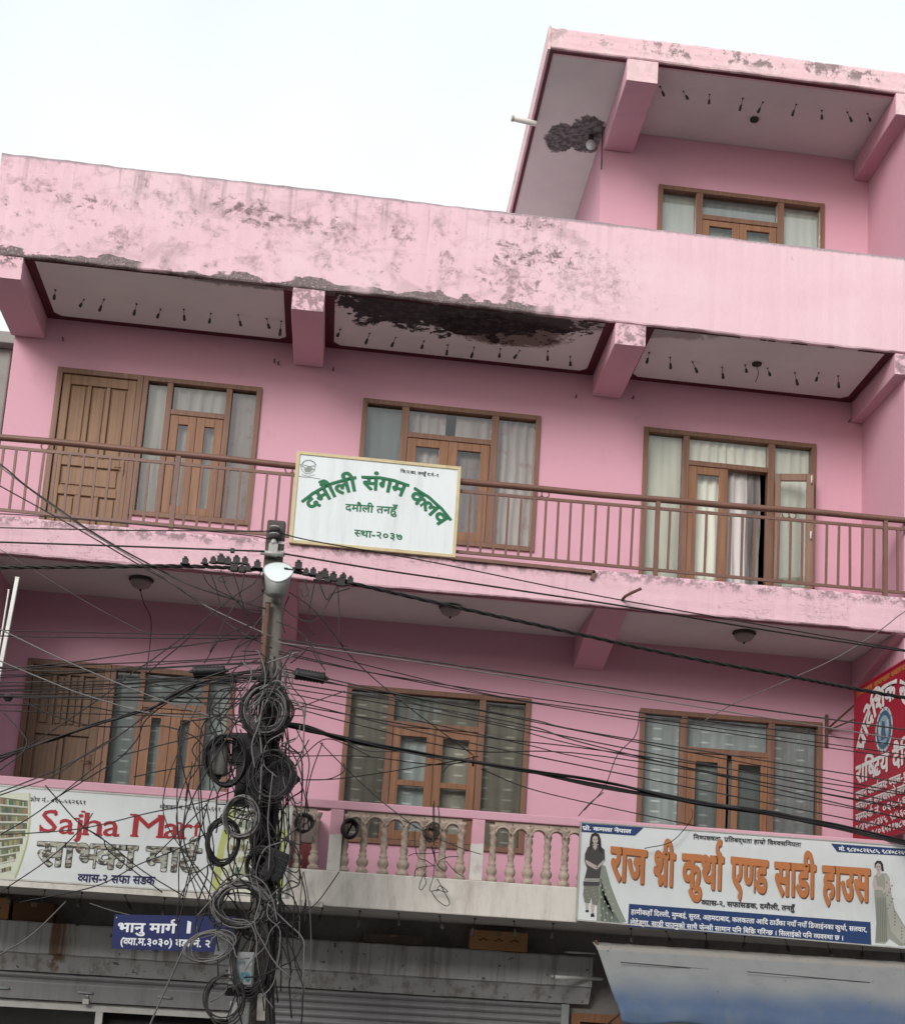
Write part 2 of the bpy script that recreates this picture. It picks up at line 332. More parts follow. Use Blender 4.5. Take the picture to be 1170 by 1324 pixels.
M_BULB = dirty('dark_bulb_holder', (0.055, 0.048, 0.048), (0.085, 0.075, 0.075), 10, 0.6, 0.8, 0.12, bump=0)
M_DOME = dirty('dusty_glass_dome', (0.27, 0.235, 0.22), (0.15, 0.13, 0.12), 9, 0.6, 0.35, 0.5, bump=0)
def make_hood():
    g = NG('rust_streaked_grey_steel'); o = g.xyz()
    streak = g.noise(1.0, 7, 0.65, g.scaled(9, 9, 0.55)); n = g.noise(2.2, 6, 0.6); nf = g.noise(30, 4, 0.6)
    c = g.mix(g.math('MULTIPLY', g.step(n, 0.4, 0.7), 0.6), (0.45, 0.455, 0.455), (0.33, 0.33, 0.325))
    c = g.mix(g.math('MULTIPLY', g.step(streak, 0.46, 0.66), 0.75), c, (0.20, 0.17, 0.145))
    c = g.mix(g.math('MULTIPLY', g.math('MULTIPLY', g.blob(0.72, 2.85, 0.20, 0.38, n, .5, 1.0), g.step(streak, .42, .6)), 0.85), c, (0.16, 0.08, 0.035))
    c = g.mix(g.math('MULTIPLY', g.math('MULTIPLY', g.step(g.noise(14, 2, 0.5), 0.68, 0.71), g.step(n, .35, .5)), 0.8), c, (0.06, 0.055, 0.055))
    g.bump(nf, 0.1, 0.004)
    return g.done(c, 0.6, 0.3, 0.1)
M_HOOD = make_hood()
M_SHUTTER = dirty('grey_roller_shutter_steel', (0.20, 0.20, 0.205), (0.12, 0.115, 0.115), 3, 0.6, 0.5, 0.4, 0.2, stretch=(3, 3, 0.6))
M_CARDBOARD = dirty('brown_cardboard', (0.40, 0.22, 0.105), (0.26, 0.14, 0.065), 4, 0.5, 0.85, 0.1)
def make_tarp():
    g = NG('faded_blue_tarpaulin'); o = g.xyz()
    n = g.noise(2.2, 7, 0.65); nf = g.noise(16, 6, 0.7); st = g.noise(1, 5, .6, g.scaled(5, 5, 1))
    fade = g.step(g.math('ADD', o[2], g.math('MULTIPLY', g.math('SUBTRACT', g.noise(1.1, 2), 0.5), 0.30)), -0.56, -0.26)
    c = g.mix(fade, (0.065, 0.10, 0.17), (0.20, 0.208, 0.205))
    c = g.mix(g.step(o[2], -0.07, -0.04), c, (0.26, 0.24, 0.215))
    c = g.mix(g.math('MULTIPLY', g.step(st, 0.45, 0.7), 0.30), c, (0.13, 0.14, 0.15))
    c = g.mix(g.math('MULTIPLY', g.step(nf, 0.55, 0.68), 0.14), c, (0.10, 0.105, 0.11))
    c = g.mix(g.math('MULTIPLY', g.step(g.noise(11, 2), 0.70, 0.73), 0.8), c, (0.10, 0.10, 0.10))
    g.bump(g.math('ADD', n, g.math('MULTIPLY', nf, .3)), 0.3, 0.02)
    return g.done(c, 0.6, 0.3)
M_TARP = make_tarp()
M_GROUND = dirty('dusty_street', (0.15, 0.14, 0.13), (0.22, 0.205, 0.185), 0.8, 0.7, 0.9, 0.2, fine=200)
M_NEIGHBOUR = dirty('grey_neighbour_plaster', (0.26, 0.25, 0.24), (0.14, 0.13, 0.125), 1.2, 0.7, 0.85, 0.2)

# ------------------------------------------------------------------ mesh helpers
class MB:
    def __init__(s): s.v = []; s.f = []; s.mi = []; s.mats = []; s.sm = []
    def _m(s, m):
        if m is None: return 0
        if m not in s.mats: s.mats.append(m)
        return s.mats.index(m)
    def add(s, vs, fs, m=None, smooth=False):
        b = len(s.v); s.v += [tuple(p) for p in vs]; k = s._m(m)
        for f in fs: s.f.append([b + i for i in f]); s.mi.append(k); s.sm.append(smooth)
        return s
    def quad(s, a, b, c, d, m=None): return s.add([a, b, c, d], [(0, 1, 2, 3)], m)
    def box(s, x0, x1, y0, y1, z0, z1, m=None):
        v = [(x, y, z) for z in (z0, z1) for y in (y0, y1) for x in (x0, x1)]
        return s.add(v, [(0, 2, 3, 1), (4, 5, 7, 6), (0, 1, 5, 4), (2, 6, 7, 3), (0, 4, 6, 2), (1, 3, 7, 5)], m)
    def bar(s, a, b, w, h, m=None, up=(0, 0, 1)):
        a = Vector(a); b = Vector(b); d = (b - a).normalized(); u = Vector(up)
        if abs(d.dot(u)) > 0.95: u = Vector((0, 1, 0))
        r = d.cross(u).normalized() * (w / 2); t = r.cross(d).normalized() * (h / 2)
        v = [p + sx * r + sy * t for p in (a, b) for sx, sy in ((-1, -1), (1, -1), (1, 1), (-1, 1))]
        return s.add(v, [(0, 1, 2, 3), (7, 6, 5, 4), (0, 4, 5, 1), (1, 5, 6, 2), (2, 6, 7, 3), (3, 7, 4, 0)], m)
    def tube(s, pts, r, n=6, m=None, cap=True, r1=None):
        pts = [Vector(p) for p in pts]
        if len(pts) < 2: return s
        vs = []; fs = []; nrm = None
        L = len(pts)
        for i, p in enumerate(pts):
            d = (pts[min(i + 1, L - 1)] - pts[max(i - 1, 0)])
            if d.length < 1e-9: d = Vector((0, 0, 1))
            d.normalize()
            if nrm is None:
                u = Vector((0, 0, 1)) if abs(d.z) < 0.9 else Vector((1, 0, 0))
                nrm = d.cross(u).normalized()
            nrm = (nrm - d * nrm.dot(d))
            nrm = nrm.normalized() if nrm.length > 1e-6 else d.orthogonal().normalized()
            bn = d.cross(nrm)
            rr = r if r1 is None else r + (r1 - r) * i / (L - 1)
            for k in range(n):
                a = 2 * math.pi * k / n
                vs.append(p + nrm * (math.cos(a) * rr) + bn * (math.sin(a) * rr))
        for i in range(L - 1):
            for k in range(n):
                fs.append((i * n + k, i * n + (k + 1) % n, (i + 1) * n + (k + 1) % n, (i + 1) * n + k))
        if cap: fs.append(tuple(range(n - 1, -1, -1))); fs.append(tuple(range((L - 1) * n, L * n)))
        return s.add(vs, fs, m, True)
    def lathe(s, prof, c=(0, 0, 0), n=16, m=None, axis=None, fn=None):
        """prof: list of (r, h) turned round z, or round the direction axis"""
        c = Vector(c); q = Vector(axis).to_track_quat('Z', 'Y') if axis is not None else None
        vs = []
        for (r, h) in prof:
            for k in range(n):
                a = 2 * math.pi * k / n; rr = fn(r, h, a) if fn else r
                p = Vector((rr * math.cos(a), rr * math.sin(a), h))
                if q: p = q @ p
                vs.append(c + p)
        L = len(prof)
        fs = [(i * n + k, i * n + (k + 1) % n, (i + 1) * n + (k + 1) % n, (i + 1) * n + k) for i in range(L - 1) for k in range(n)]
        fs.append(tuple(range(n - 1, -1, -1))); fs.append(tuple(range((L - 1) * n, L * n)))
        return s.add(vs, fs, m, True)
    def ngon(s, pts, m=None): return s.add(pts, [tuple(range(len(pts)))], m)
    def slab(s, poly, fn, d0, d1, m=None):
        """2D polygon given thickness: fn(u, v, d) -> point"""
        n = len(poly)
        v = [fn(u, w_, d0) for u, w_ in poly] + [fn(u, w_, d1) for u, w_ in poly]
        f = [tuple(range(n)), tuple(range(2 * n - 1, n - 1, -1))] + [(i, n + i, n + (i + 1) % n, (i + 1) % n) for i in range(n)]
        return s.add(v, f, m)
    def build(s, name, mat=None, parent=None, org=None, bevel=0, normals=True):
        me = bpy.data.meshes.new(name)
        o_ = Vector(org) if org is not None else (parent_org(parent) if parent else Vector((0, 0, 0)))
        me.from_pydata([(p[0] - o_.x, p[1] - o_.y, p[2] - o_.z) for p in s.v], [], s.f)
        mats = s.mats or [mat]
        for m in mats: me.materials.append(m)
        me.polygons.foreach_set('material_index', s.mi); me.polygons.foreach_set('use_smooth', s.sm)
        me.update()
        if normals:
            bm = bmesh.new(); bm.from_mesh(me); bmesh.ops.recalc_face_normals(bm, faces=bm.faces); bm.to_mesh(me); bm.free()
        ob = bpy.data.objects.new(name, me); COL.objects.link(ob)
        if parent: ob.parent = parent
        else: ob.location = o_
        if bevel:
            b = ob.modifiers.new('bevel', 'BEVEL'); b.width = bevel; b.segments = 2; b.limit_method = 'ANGLE'
        return ob
def parent_org(p):
    o = Vector((0, 0, 0))
    while p is not None: o += p.location; p = p.parent
    return o
def tag(o, label=None, cat=None, group=None, kind=None):
    if label: o['label'] = label
    if cat: o['category'] = cat
    if group: o['group'] = group
    if kind: o['kind'] = kind
    return o
def thing(name, loc, label, cat, group=None):
    o = bpy.data.objects.new(name, None); COL.objects.link(o); o.location = loc; o.empty_display_size = 0.2
    return tag(o, label, cat, group)
def copy_tree(o, parent=None):
    c = o.copy(); COL.objects.link(c); c.parent = parent
    for ch in list(o.children): copy_tree(ch, c)
    return c
def smooth_path(pts, per=8):
    P = [Vector(p) for p in pts]
    if len(P) == 2:
        return [P[0].lerp(P[1], t / per) for t in range(per + 1)]
    P = [P[0] * 2 - P[1]] + P + [P[-1] * 2 - P[-2]]
    out = []
    for i in range(1, len(P) - 2):
        a, b, c, d = P[i - 1:i + 3]
        for t in range(per):
            t = t / per
            out.append(0.5 * (2 * b + (c - a) * t + (2 * a - 5 * b + 4 * c - d) * t * t + (3 * b - a - 3 * c + d) * t ** 3))
    out.append(P[-2]); return out
# ------------------------------------------------------------------ lettering
VIR = '\u094d'; REPH = '\u0930'; IM = '\u093f'
def is_cons(c): return '\u0915' <= c <= '\u0939'
def is_mark(c): return ('\u093a' <= c <= '\u094c' and c != '\u093d') or '\u0900' <= c <= '\u0903' or c == '\u093c'
STEM = set('खगघचजझञणतथधनपबभमयलवशषस')
_GC = {}
def glyph(u, wt):
    k = (u, wt)
    if k in _GC: return _GC[k]
    def mk(txt):
        c = bpy.data.curves.new('t', 'FONT'); c.body = txt; c.size = 1; c.resolution_u = 2; c.offset = wt
        o = bpy.data.objects.new('t', c); COL.objects.link(o)
        dg = bpy.context.evaluated_depsgraph_get()
        me = bpy.data.meshes.new_from_object(o.evaluated_get(dg))
        r = [(v.co.x, v.co.y) for v in me.vertices], [tuple(p.vertices) for p in me.polygons]
        bpy.data.objects.remove(o); bpy.data.curves.remove(c); bpy.data.meshes.remove(me)
        return r
    v, f = mk(u) if u.strip() else ([], [])
    xs = [p[0] for p in mk(u + '|')[0]]; x0 = [p[0] for p in mk('|')[0]]
    _GC[k] = (v, f, 0.262 if u == IM else max(xs) - max(x0)); return _GC[k]
def clip(v, f, x):
    bm = bmesh.new(); vs = [bm.verts.new((a, b, 0)) for a, b in v]
    for q in f:
        try: bm.faces.new([vs[i] for i in q])
        except ValueError: pass
    bmesh.ops.bisect_plane(bm, geom=bm.verts[:] + bm.edges[:] + bm.faces[:], plane_co=(x, 0, 0), plane_no=(1, 0, 0), clear_outer=True)
    bm.verts.index_update(); r = [(q.co.x, q.co.y) for q in bm.verts], [tuple(w_.index for w_ in q.verts) for q in bm.faces]
    bm.free(); return r
def line2d(s, wt=0.0):
    """bold lettering is the plain line stroked round its outline"""
    b0 = min(wt, 0.012); V, F, W = line1(s, b0)
    r = wt - b0
    if r < 0.004: return V, F, W
    n = 8 if r > 0.02 else 4; V2 = list(V); F2 = list(F); L = len(V)
    for k in range(n):
        a = 2 * math.pi * k / n + (0 if n == 4 else .2); dx, dz = r * math.cos(a), r * math.sin(a)
        F2 += [tuple(i + len(V2) for i in f) for f in F]
        V2 += [(x + dx, z + dz, ly + 0.33 * (k + 1) / n * .9) for x, z, ly in V]
    return V2, F2, W
def line1(s, wt=0.0):
    """lay out one line of lettering: verts, faces, width"""
    V = []; F = []; x = 0.0; LY = []
    def put(v, f, dx):
        b = len(V); V.extend((a + dx, c, len(LY) % 3) for a, c in v); LY.append(1); F.extend(tuple(b + i for i in q) for q in f)
    i = 0; th = 0.075 + wt * 2
    while i < len(s):
        c = s[i]
        if not is_cons(c):
            v, f, a = glyph(c, wt); put(v, f, x); x += a; i += 1; continue
        cons = [c]; i += 1
        while i + 1 < len(s) and s[i] == VIR and is_cons(s[i + 1]): cons.append(s[i + 1]); i += 2
        marks = ''
        while i < len(s) and (is_mark(s[i]) or s[i] == VIR): marks += s[i]; i += 1
        reph = cons[0] == REPH and len(cons) > 1
        if reph: cons = cons[1:]
        rak = [False] * len(cons)
        k = 1
        while k < len(cons):
            if cons[k] == REPH: rak[k - 1] = True; cons.pop(k); rak.pop(k)
            else: k += 1
        if IM in marks:
            v, f, a = glyph(IM, wt); put(v, f, x); x += a; marks = marks.replace(IM, '')
        for k, q in enumerate(cons):
            last = k == len(cons) - 1
            if last:
                v, f, a = glyph(q + marks, wt); put(v, f, x); a0 = glyph(q, wt)[2]
            elif q in STEM:
                v, f, a = glyph(q, wt); cx = a - 0.155 - wt; v, f = clip(v, f, cx); put(v, f, x); a = cx + 0.0; a0 = a
            elif q in 'कफ':
                v, f, a = glyph(q, wt); cx = a * 0.85; v, f = clip(v, f, cx); put(v, f, x); a = cx; a0 = a
            else:
                v, f, a = glyph(q + VIR, wt); put(v, f, x); a0 = a
            if rak[k]:
                xs = x + (a0 * 0.62 if q not in STEM else a0 - 0.10)
                put([(xs, 0.24), (xs, 0.24 - th * 1.25), (xs - 0.30, -0.02), (xs - 0.34, 0.06)], [(0, 3, 2, 1)], 0)
            x += a
        if reph:
            pts = []; cx, cz, R = x - 0.12, 0.80, 0.13
            for t in range(9):
                an = math.radians(-80 - 200 * t / 8)
                pts.append((cx + math.cos(an) * (R + th * .45), cz + math.sin(an) * (R + th * .45)))
                pts.append((cx + math.cos(an) * (R - th * .45), cz + math.sin(an) * (R - th * .45)))
            put(pts, [(2 * t, 2 * t + 2, 2 * t + 3, 2 * t + 1) for t in range(8)], 0)
    return V, F, x
def head(wt): return max(p[1] for p in glyph('म', wt)[0])
def caph(wt): return max(p[1] for p in glyph('H', wt)[0])
def write(mb, fn, s, x0, x1, z0, z1, h, mat, wt=0.012, lift=0.003, latin=False, slant=0.0):
    """a line from (x0,z0) to (x1,z1) along the baseline, h = height of the head line; fn(u, v, d) -> point"""
    V, F, W = line2d(s, wt); H = caph(0.012) if latin else head(0.012)
    sc = h / H
    vs = []
    for a, b, ly in V:
        t = a / W
        vs.append(fn(x0 + (x1 - x0) * t + slant * b * sc, z0 + (z1 - z0) * t + b * sc, lift + ly * 0.0008))
    mb.add(vs, F, mat)
def write_arc(mb, fn, s, P, h, mat, wt=0.012, lift=0.003):
    """lettering hung from an arc through the three points P (its head line)"""
    (ax, ay), (bx, by), (cx, cy) = P
    d = 2 * (ax * (by - cy) + bx * (cy - ay) + cx * (ay - by))
    ux = ((ax * ax + ay * ay) * (by - cy) + (bx * bx + by * by) * (cy - ay) + (cx * cx + cy * cy) * (ay - by)) / d
    uy = ((ax * ax + ay * ay) * (cx - bx) + (bx * bx + by * by) * (ax - cx) + (cx * cx + cy * cy) * (bx - ax)) / d
    R = math.hypot(ax - ux, ay - uy)
    a0 = math.atan2(ay - uy, ax - ux); a1 = math.atan2(cy - uy, cx - ux)
    V, F, W = line2d(s, wt); H = head(0.012); sc = h / H
    vs = []
    for a, b, ly in V:
        an = a0 + (a1 - a0) * a / W; r = R - (H - b) * sc
        vs.append(fn(ux + r * math.cos(an), uy + r * math.sin(an), lift + ly * 0.0008))
    mb.add(vs, F, mat)
def poly2(mb, fn, pts, mat, lift=0.003):
    mb.add([fn(u, v, lift) for u, v in pts], [tuple(range(len(pts)))], mat)
def ribbon(mb, fn, pts, w_, mat, lift=0.003):
    n = len(pts); L = []; R = []
    for i in range(n):
        a = pts[max(i - 1, 0)]; b = pts[min(i + 1, n - 1)]; dx, dz = b[0] - a[0], b[1] - a[1]; l = math.hypot(dx, dz) or 1
        ox, oz = -dz / l * w_ / 2, dx / l * w_ / 2
        L.append((pts[i][0] + ox, pts[i][1] + oz)); R.append((pts[i][0] - ox, pts[i][1] - oz))
    vs = [fn(u, v, lift) for u, v in L + R]
    mb.add(vs, [(i, i + 1, n + i + 1, n + i) for i in range(n - 1)], mat)
def disc(cx, cz, rx, rz, n=20, a0=0, a1=360):
    return [(cx + rx * math.cos(math.radians(a0 + (a1 - a0) * i / n)), cz + rz * math.sin(math.radians(a0 + (a1 - a0) * i / n))) for i in range(n + (a1 - a0 != 360))]
# ------------------------------------------------------------------ ground
F = -1.32                                             # front plane of the balconies; the wall is the plane Y = 0
g = MB().box(-150, 150, -150, 150, -0.3, 0.0).build('ground', M_GROUND); tag(g, kind='structure')

# ------------------------------------------------------------------ the building
B = thing('pink_building', (0, 0, 0), 'three storey pink house with stained parapet, deep balconies and brown wooden windows', 'building')
XL, XR = -0.52, 12.5
WINS = {}
def wall_with_holes(mb, x0, x1, z0, z1, holes, Y=0.0, depth=0.12):
    xs = sorted({x0, x1} | {h[0] for h in holes} | {h[1] for h in holes}); zs = sorted({z0, z1} | {h[2] for h in holes} | {h[3] for h in holes})
    for i in range(len(xs) - 1):
        for j in range(len(zs) - 1):
            cx, cz = (xs[i] + xs[i + 1]) / 2, (zs[j] + zs[j + 1]) / 2
            if any(h[0] < cx < h[1] and h[2] < cz < h[3] for h in holes): continue
            mb.quad((xs[i], Y, zs[j]), (xs[i + 1], Y, zs[j]), (xs[i + 1], Y, zs[j + 1]), (xs[i], Y, zs[j + 1]))
    for (a, b, c, d) in holes:
        mb.quad((a, Y, c), (a, Y, d), (a, Y + depth, d), (a, Y + depth, c)); mb.quad((b, Y, c), (b, Y + depth, c), (b, Y + depth, d), (b, Y, d))
        mb.quad((a, Y, d), (b, Y, d), (b, Y + depth, d), (a, Y + depth, d)); mb.quad((a, Y, c), (a, Y + depth, c), (b, Y + depth, c), (b, Y, c))
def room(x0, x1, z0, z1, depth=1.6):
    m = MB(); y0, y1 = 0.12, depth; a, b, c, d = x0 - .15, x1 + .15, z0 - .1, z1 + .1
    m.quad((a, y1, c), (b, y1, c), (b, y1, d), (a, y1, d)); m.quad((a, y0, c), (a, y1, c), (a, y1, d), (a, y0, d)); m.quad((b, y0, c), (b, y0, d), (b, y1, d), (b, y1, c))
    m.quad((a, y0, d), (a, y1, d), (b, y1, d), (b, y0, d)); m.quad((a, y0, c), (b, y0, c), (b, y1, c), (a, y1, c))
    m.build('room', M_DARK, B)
def rect_frame(mb, x0, x1, z0, z1, wd, y0, y1, wb=None):
    wb = wd if wb is None else wb
    mb.box(x0, x0 + wd, y0, y1, z0, z1); mb.box(x1 - wd, x1, y0, y1, z0, z1)
    mb.box(x0 + wd, x1 - wd, y0 + .002, y1 - .002, z1 - wd, z1); mb.box(x0 + wd, x1 - wd, y0 + .002, y1 - .002, z0, z0 + wb)
def curtain(parent, x0, x1, z0, z1, mat, y=0.10, amp=0.018, wl=0.11, gap=None):
    if mat in (M_CURT_OLIVE, M_CURT_SLATE, M_CURT_BLUE, M_CURT_PALE): amp = 0.005       # nearly flat sheers
    n = max(6, int((x1 - x0) / wl * 7)); V = []; Fc = []
    nz = 5
    for j in range(nz + 1):
        z = z0 + (z1 - z0) * j / nz
        for i in range(n + 1):
            x = x0 + (x1 - x0) * i / n
            ph = x * 2 * math.pi / wl + math.sin(x * 9 + z) * 0.8
            V.append((x + 0.01 * math.sin(z * 5 + x * 7), y + amp * math.sin(ph) * (0.6 + 0.4 * math.sin(x * 5.3)), z))
    for j in range(nz):
        for i in range(n):
            a = j * (n + 1) + i; Fc.append((a, a + 1, a + n + 2, a + n + 1))
    m = MB(); m.add(V, Fc, None, True); return m.build('curtain', mat, parent)
def sash(parent, x0, x1, z0, z1, stile, top, bot, bars=(), y=-0.012, label=None, name='sash'):
    m = MB(); y0, y1 = y, y + 0.04
    m.box(x0, x0 + stile, y0, y1, z0, z1); m.box(x1 - stile, x1, y0, y1, z0, z1)
    m.box(x0 + stile, x1 - stile, y0 + .003, y1 - .003, z1 - top, z1); m.box(x0 + stile, x1 - stile, y0 + .003, y1 - .003, z0, z0 + bot)
    for bz in bars: m.box(x0 + stile, x1 - stile, y0 + .003, y1 - .003, bz - .03, bz + .03)
    m.build(name, M_WOOD, parent, bevel=.004)
    MB().quad((x0 + stile - .005, y + .022, z0 + bot - .005), (x1 - stile + .005, y + .022, z0 + bot - .005), (x1 - stile + .005, y + .022, z1 - top + .005), (x0 + stile - .005, y + .022, z1 - top + .005)).build('pane', M_GLASS, parent)
def pane(parent, x0, x1, z0, z1, y=0.03):
    MB().quad((x0 - .004, y, z0 - .004), (x1 + .004, y, z0 - .004), (x1 + .004, y, z1 + .004), (x0 - .004, y, z1 + .004)).build('pane', M_GLASS, parent)

def window(x0, x1, z0, z1, cols, zt, label, curtains, sash_spec, frame_mat=M_FRAME, skip_right_sash=False, ltrim=0.05):
    """cols = offsets from x0: pane-left end, mullion end, centre end, mullion end; zt = underside of the transom light"""
    m = MB(); fw = 0.055; y0, y1 = -0.03, 0.085
    rect_frame(m, x0, x1, z0, z1, fw, y0, y1)
    a, b, c, d = [x0 + t for t in cols]
    m.box(a, b, y0 + .006, y1 - .004, z0 + fw, z1 - fw); m.box(c, d, y0 + .006, y1 - .004, z0 + fw, z1 - fw)
    m.box(b, c, y0 + .009, y1 - .006, zt - .06, zt)
    W_ = m.build('window', frame_mat, B, bevel=.004)
    if label: W_['label'] = label
    pane(W_, x0 + fw, a, z0 + fw, z1 - fw); pane(W_, d, x1 - fw, z0 + fw, z1 - fw); pane(W_, b, c, zt, z1 - fw)
    st, tp, bt, bars = sash_spec
    mid = (b + c) / 2
    sash(W_, b + .004, mid - .002, z0 + fw + .004, zt - .064, st, tp, bt, bars)
    if not skip_right_sash: sash(W_, mid + .002, c - .004, z0 + fw + .004, zt - .064, st, tp, bt, bars)
    for (ca, cb, cz0, cz1, mt) in curtains: curtain(W_, x0 + ca, x0 + cb, cz0 if cz0 else z0 + .02, cz1 if cz1 else z1 - .04, mt)
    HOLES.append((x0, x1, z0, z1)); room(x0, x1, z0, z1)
    return W_
def door(x0, x1, z0, z1, rows, label, arch=False):
    """rows: list of (top z, bottom z, number of panels)"""
    m = MB(); fw = 0.06; rect_frame(m, x0, x1, z0, z1, fw, -0.032, 0.085, 0.02)
    D_ = m.build('door', M_FRAME, B, bevel=.004); D_['label'] = label
    l = MB(); a, b = x0 + fw + .004, x1 - fw - .004; zb = z0 + .025; zt = z1 - fw - .004
    l.box(a, b, 0.022, 0.05, zb, zt)                                # panel ground
    sw = 0.09
    l.box(a, a + sw, -0.005, 0.021, zb, zt); l.box(b - sw, b, -0.005, 0.021, zb, zt)
    zs = [zt] + [q for r in rows for q in r[:2]] + [zb]
    for i in range(0, len(zs), 2): l.box(a + sw, b - sw, -0.003, 0.021, zs[i + 1], zs[i])
    for (t, bo, n) in rows:
        pw = (b - a - 2 * sw) / n
        for k in range(1, n):
            l.box(a + sw + pw * k - .022, a + sw + pw * k + .022, -0.004, 0.021, bo, t)
        for k in range(n):
            u0 = a + sw + pw * k + (.022 if k else 0) + .02; u1 = a + sw + pw * (k + 1) - (.022 if k < n - 1 else 0) - .02
            t1, b1 = t - .02, bo + .02
            if arch and n == 2:
                pts = [(u0, t1), (u1, t1)] + [((u0 + u1) / 2 + (u1 - u0) / 2 * math.cos(an), b1 + (u1 - u0) / 2 - (u1 - u0) / 2 * math.sin(an)) for an in [math.pi * i / 8 for i in range(9)]]
                l.slab(pts, lambda u, v, dd: (u, 0.021 - dd, v), 0, 0.014)
            else:
                l.box(u0, u1, 0.009, 0.0215, b1, t1)
    l.build('door_leaf', M_OLDWOOD if arch else M_DOORWOOD, D_, bevel=.006)
    h = MB(); hx = b - 0.05; h.box(hx - .014, hx + .014, -0.012, -0.004, z0 + .98, z0 + 1.14); h.tube([(hx, -.012, z0 + 1.06), (hx, -.045, z0 + 1.06), (hx - .09, -.045, z0 + 1.06)], .007)
    h.build('handle', M_RUST, D_)
    HOLES.append((x0, x1, z0, z1))

# second floor (railing level)
HOLES = []
door(-0.02, 0.90, 6.88, 9.035, [(8.86, 8.03, 3), (7.93, 7.70, 1), (7.60, 7.0, 3)], 'brown panelled wooden door behind the railing')
window(0.903, 2.185, 7.43, 9.035, (0.26, 0.325, 0.90, 0.965), 8.68, None,
       [(0.02, 0.31, None, None, M_CURT_WHITE), (0.30, 0.92, None, None, M_CURT_WHITE), (0.94, 1.27, None, None, M_CURT_ROSE)], (0.088, .10, .09, ()))
window(3.30, 5.30, 7.43, 9.035, (0.44, 0.52, 1.45, 1.53), 8.69, 'window whose left pane is dark and whose other panes show flowered curtains',
       [(0.0, 0.46, None, None, M_CURT_BLUE), (0.52, 0.95, None, None, M_CURT_ROSE), (1.06, 1.50, None, None, M_CURT_ROSE), (1.50, 1.97, None, None, M_CURT_ROSE)], (0.10, .09, .10, ()))
W2R = window(6.485, 8.50, 7.0, 9.035, (0.46, 0.53, 1.45, 1.53), 8.69, 'window with one sash swung open and pale green panes',
       [(0.02, 0.5, None, None, M_CURT_GREEN), (0.5, 0.98, None, None, M_CURT_GREEN), (0.98, 1.24, None, 8.66, M_CURT_WHITE), (1.24, 1.40, None, 8.66, M_CURT_DARK), (0.98, 1.5, 8.66, None, M_CURT_GREEN), (1.5, 2.0, None, None, M_CURT_GREEN)], (0.10, .09, .10, ()), skip_right_sash=True)
# the open sash, hinged on the right mullion and swung out flat against the right-hand pane
hx, L_, zz0, zz1 = 8.0, 0.43, 7.06, 8.60
ang = math.radians(14)
def op(u, y, z): return (hx + .012 + u * math.cos(ang) - y * math.sin(ang), -0.055 - u * math.sin(ang) - y * math.cos(ang), z)
m = MB()
def obox(u0, u1, y0, y1, za, zb):
    v = [op(u, y, z) for z in (za, zb) for y in (y0, y1) for u in (u0, u1)]
    m.add(v, [(0, 2, 3, 1), (4, 5, 7, 6), (0, 1, 5, 4), (2, 6, 7, 3), (0, 4, 6, 2), (1, 3, 7, 5)])
obox(0, .06, 0, .04, zz0, zz1); obox(L_ - .085, L_, 0, .04, zz0, zz1); obox(.06, L_ - .085, .003, .037, zz1 - .085, zz1); obox(.06, L_ - .085, .003, .037, zz0, zz0 + .10)
m.build('sash', M_FRAME, W2R, bevel=.004)['label'] = 'sash swung open over the right-hand pane'
MB().quad(op(.055, .02, zz0 + .09), op(L_ - .08, .02, zz0 + .09), op(L_ - .08, .02, zz1 - .08), op(.055, .02, zz1 - .08)).build('pane', M_GLASS, W2R)
for z in (8.52, 7.86, 7.15):
    m = MB(); m.tube([op(L_ - .03, .045, z - .04), op(L_ - .03, .07, z - .04), op(L_ - .03, .07, z + .04), op(L_ - .03, .045, z + .04)], .009, 6); m.build('catch', M_PVC, W2R)
m = MB(); wall_with_holes(m, XL, 9.05, 6.87, 9.6, HOLES); m.build('wall', M_PINK, B)

# first floor
HOLES = []
door(0.05, 0.905, 3.66, 5.767, [(5.62, 5.08, 4), (4.98, 4.32, 2), (4.20, 3.85, 2)], 'old grey brown panelled door behind the tangled cables', arch=True)
window(0.908, 2.20, 4.08, 5.767, (0.30, 0.36, 0.96, 1.02), 5.40, 'window with slate blue dashed curtains behind cables',
       [(0.02, 0.34, None, None, M_CURT_SLATE), (0.34, 1.0, None, None, M_CURT_SLATE), (1.0, 1.27, None, None, M_CURT_SLATE)], (0.10, .10, .10, ()))
window(3.375, 5.36, 4.08, 5.767, (0.45, 0.52, 1.43, 1.50), 5.41, 'window with olive curtains dotted with white dashes',
       [(0.02, 0.5, None, None, M_CURT_OLIVE), (0.5, 0.98, None, None, M_CURT_SLATE), (0.5, 1.48, 5.36, None, M_CURT_OLIVE), (0.98, 1.48, None, 5.36, M_CURT_OLIVE), (1.48, 1.96, None, None, M_CURT_OLIVE)], (0.085, .09, .10, (4.75,)))
W1R = window(6.565, 8.615, 4.08, 5.767, (0.46, 0.53, 1.44, 1.51), 5.38, 'window with slate curtains and its right sash ajar',
       [(0.02, 0.5, None, None, M_CURT_SLATE), (0.5, 0.96, None, None, M_CURT_SLATE), (0.5, 1.5, 5.33, None, M_CURT_SLATE), (1.03, 1.5, None, 5.33, M_CURT_BLUE), (1.5, 2.02, None, None, M_CURT_SLATE)], (0.10, .09, .10, ()), skip_right_sash=True)
sash(W1R, 6.565 + 1.035, 6.565 + 1.436, 4.14, 5.316, 0.075, .09, .10, (), y=-0.02)
m = MB(); wall_with_holes(m, XL, 9.05, 3.64, 6.5, HOLES); m.build('wall', M_PINK, B)

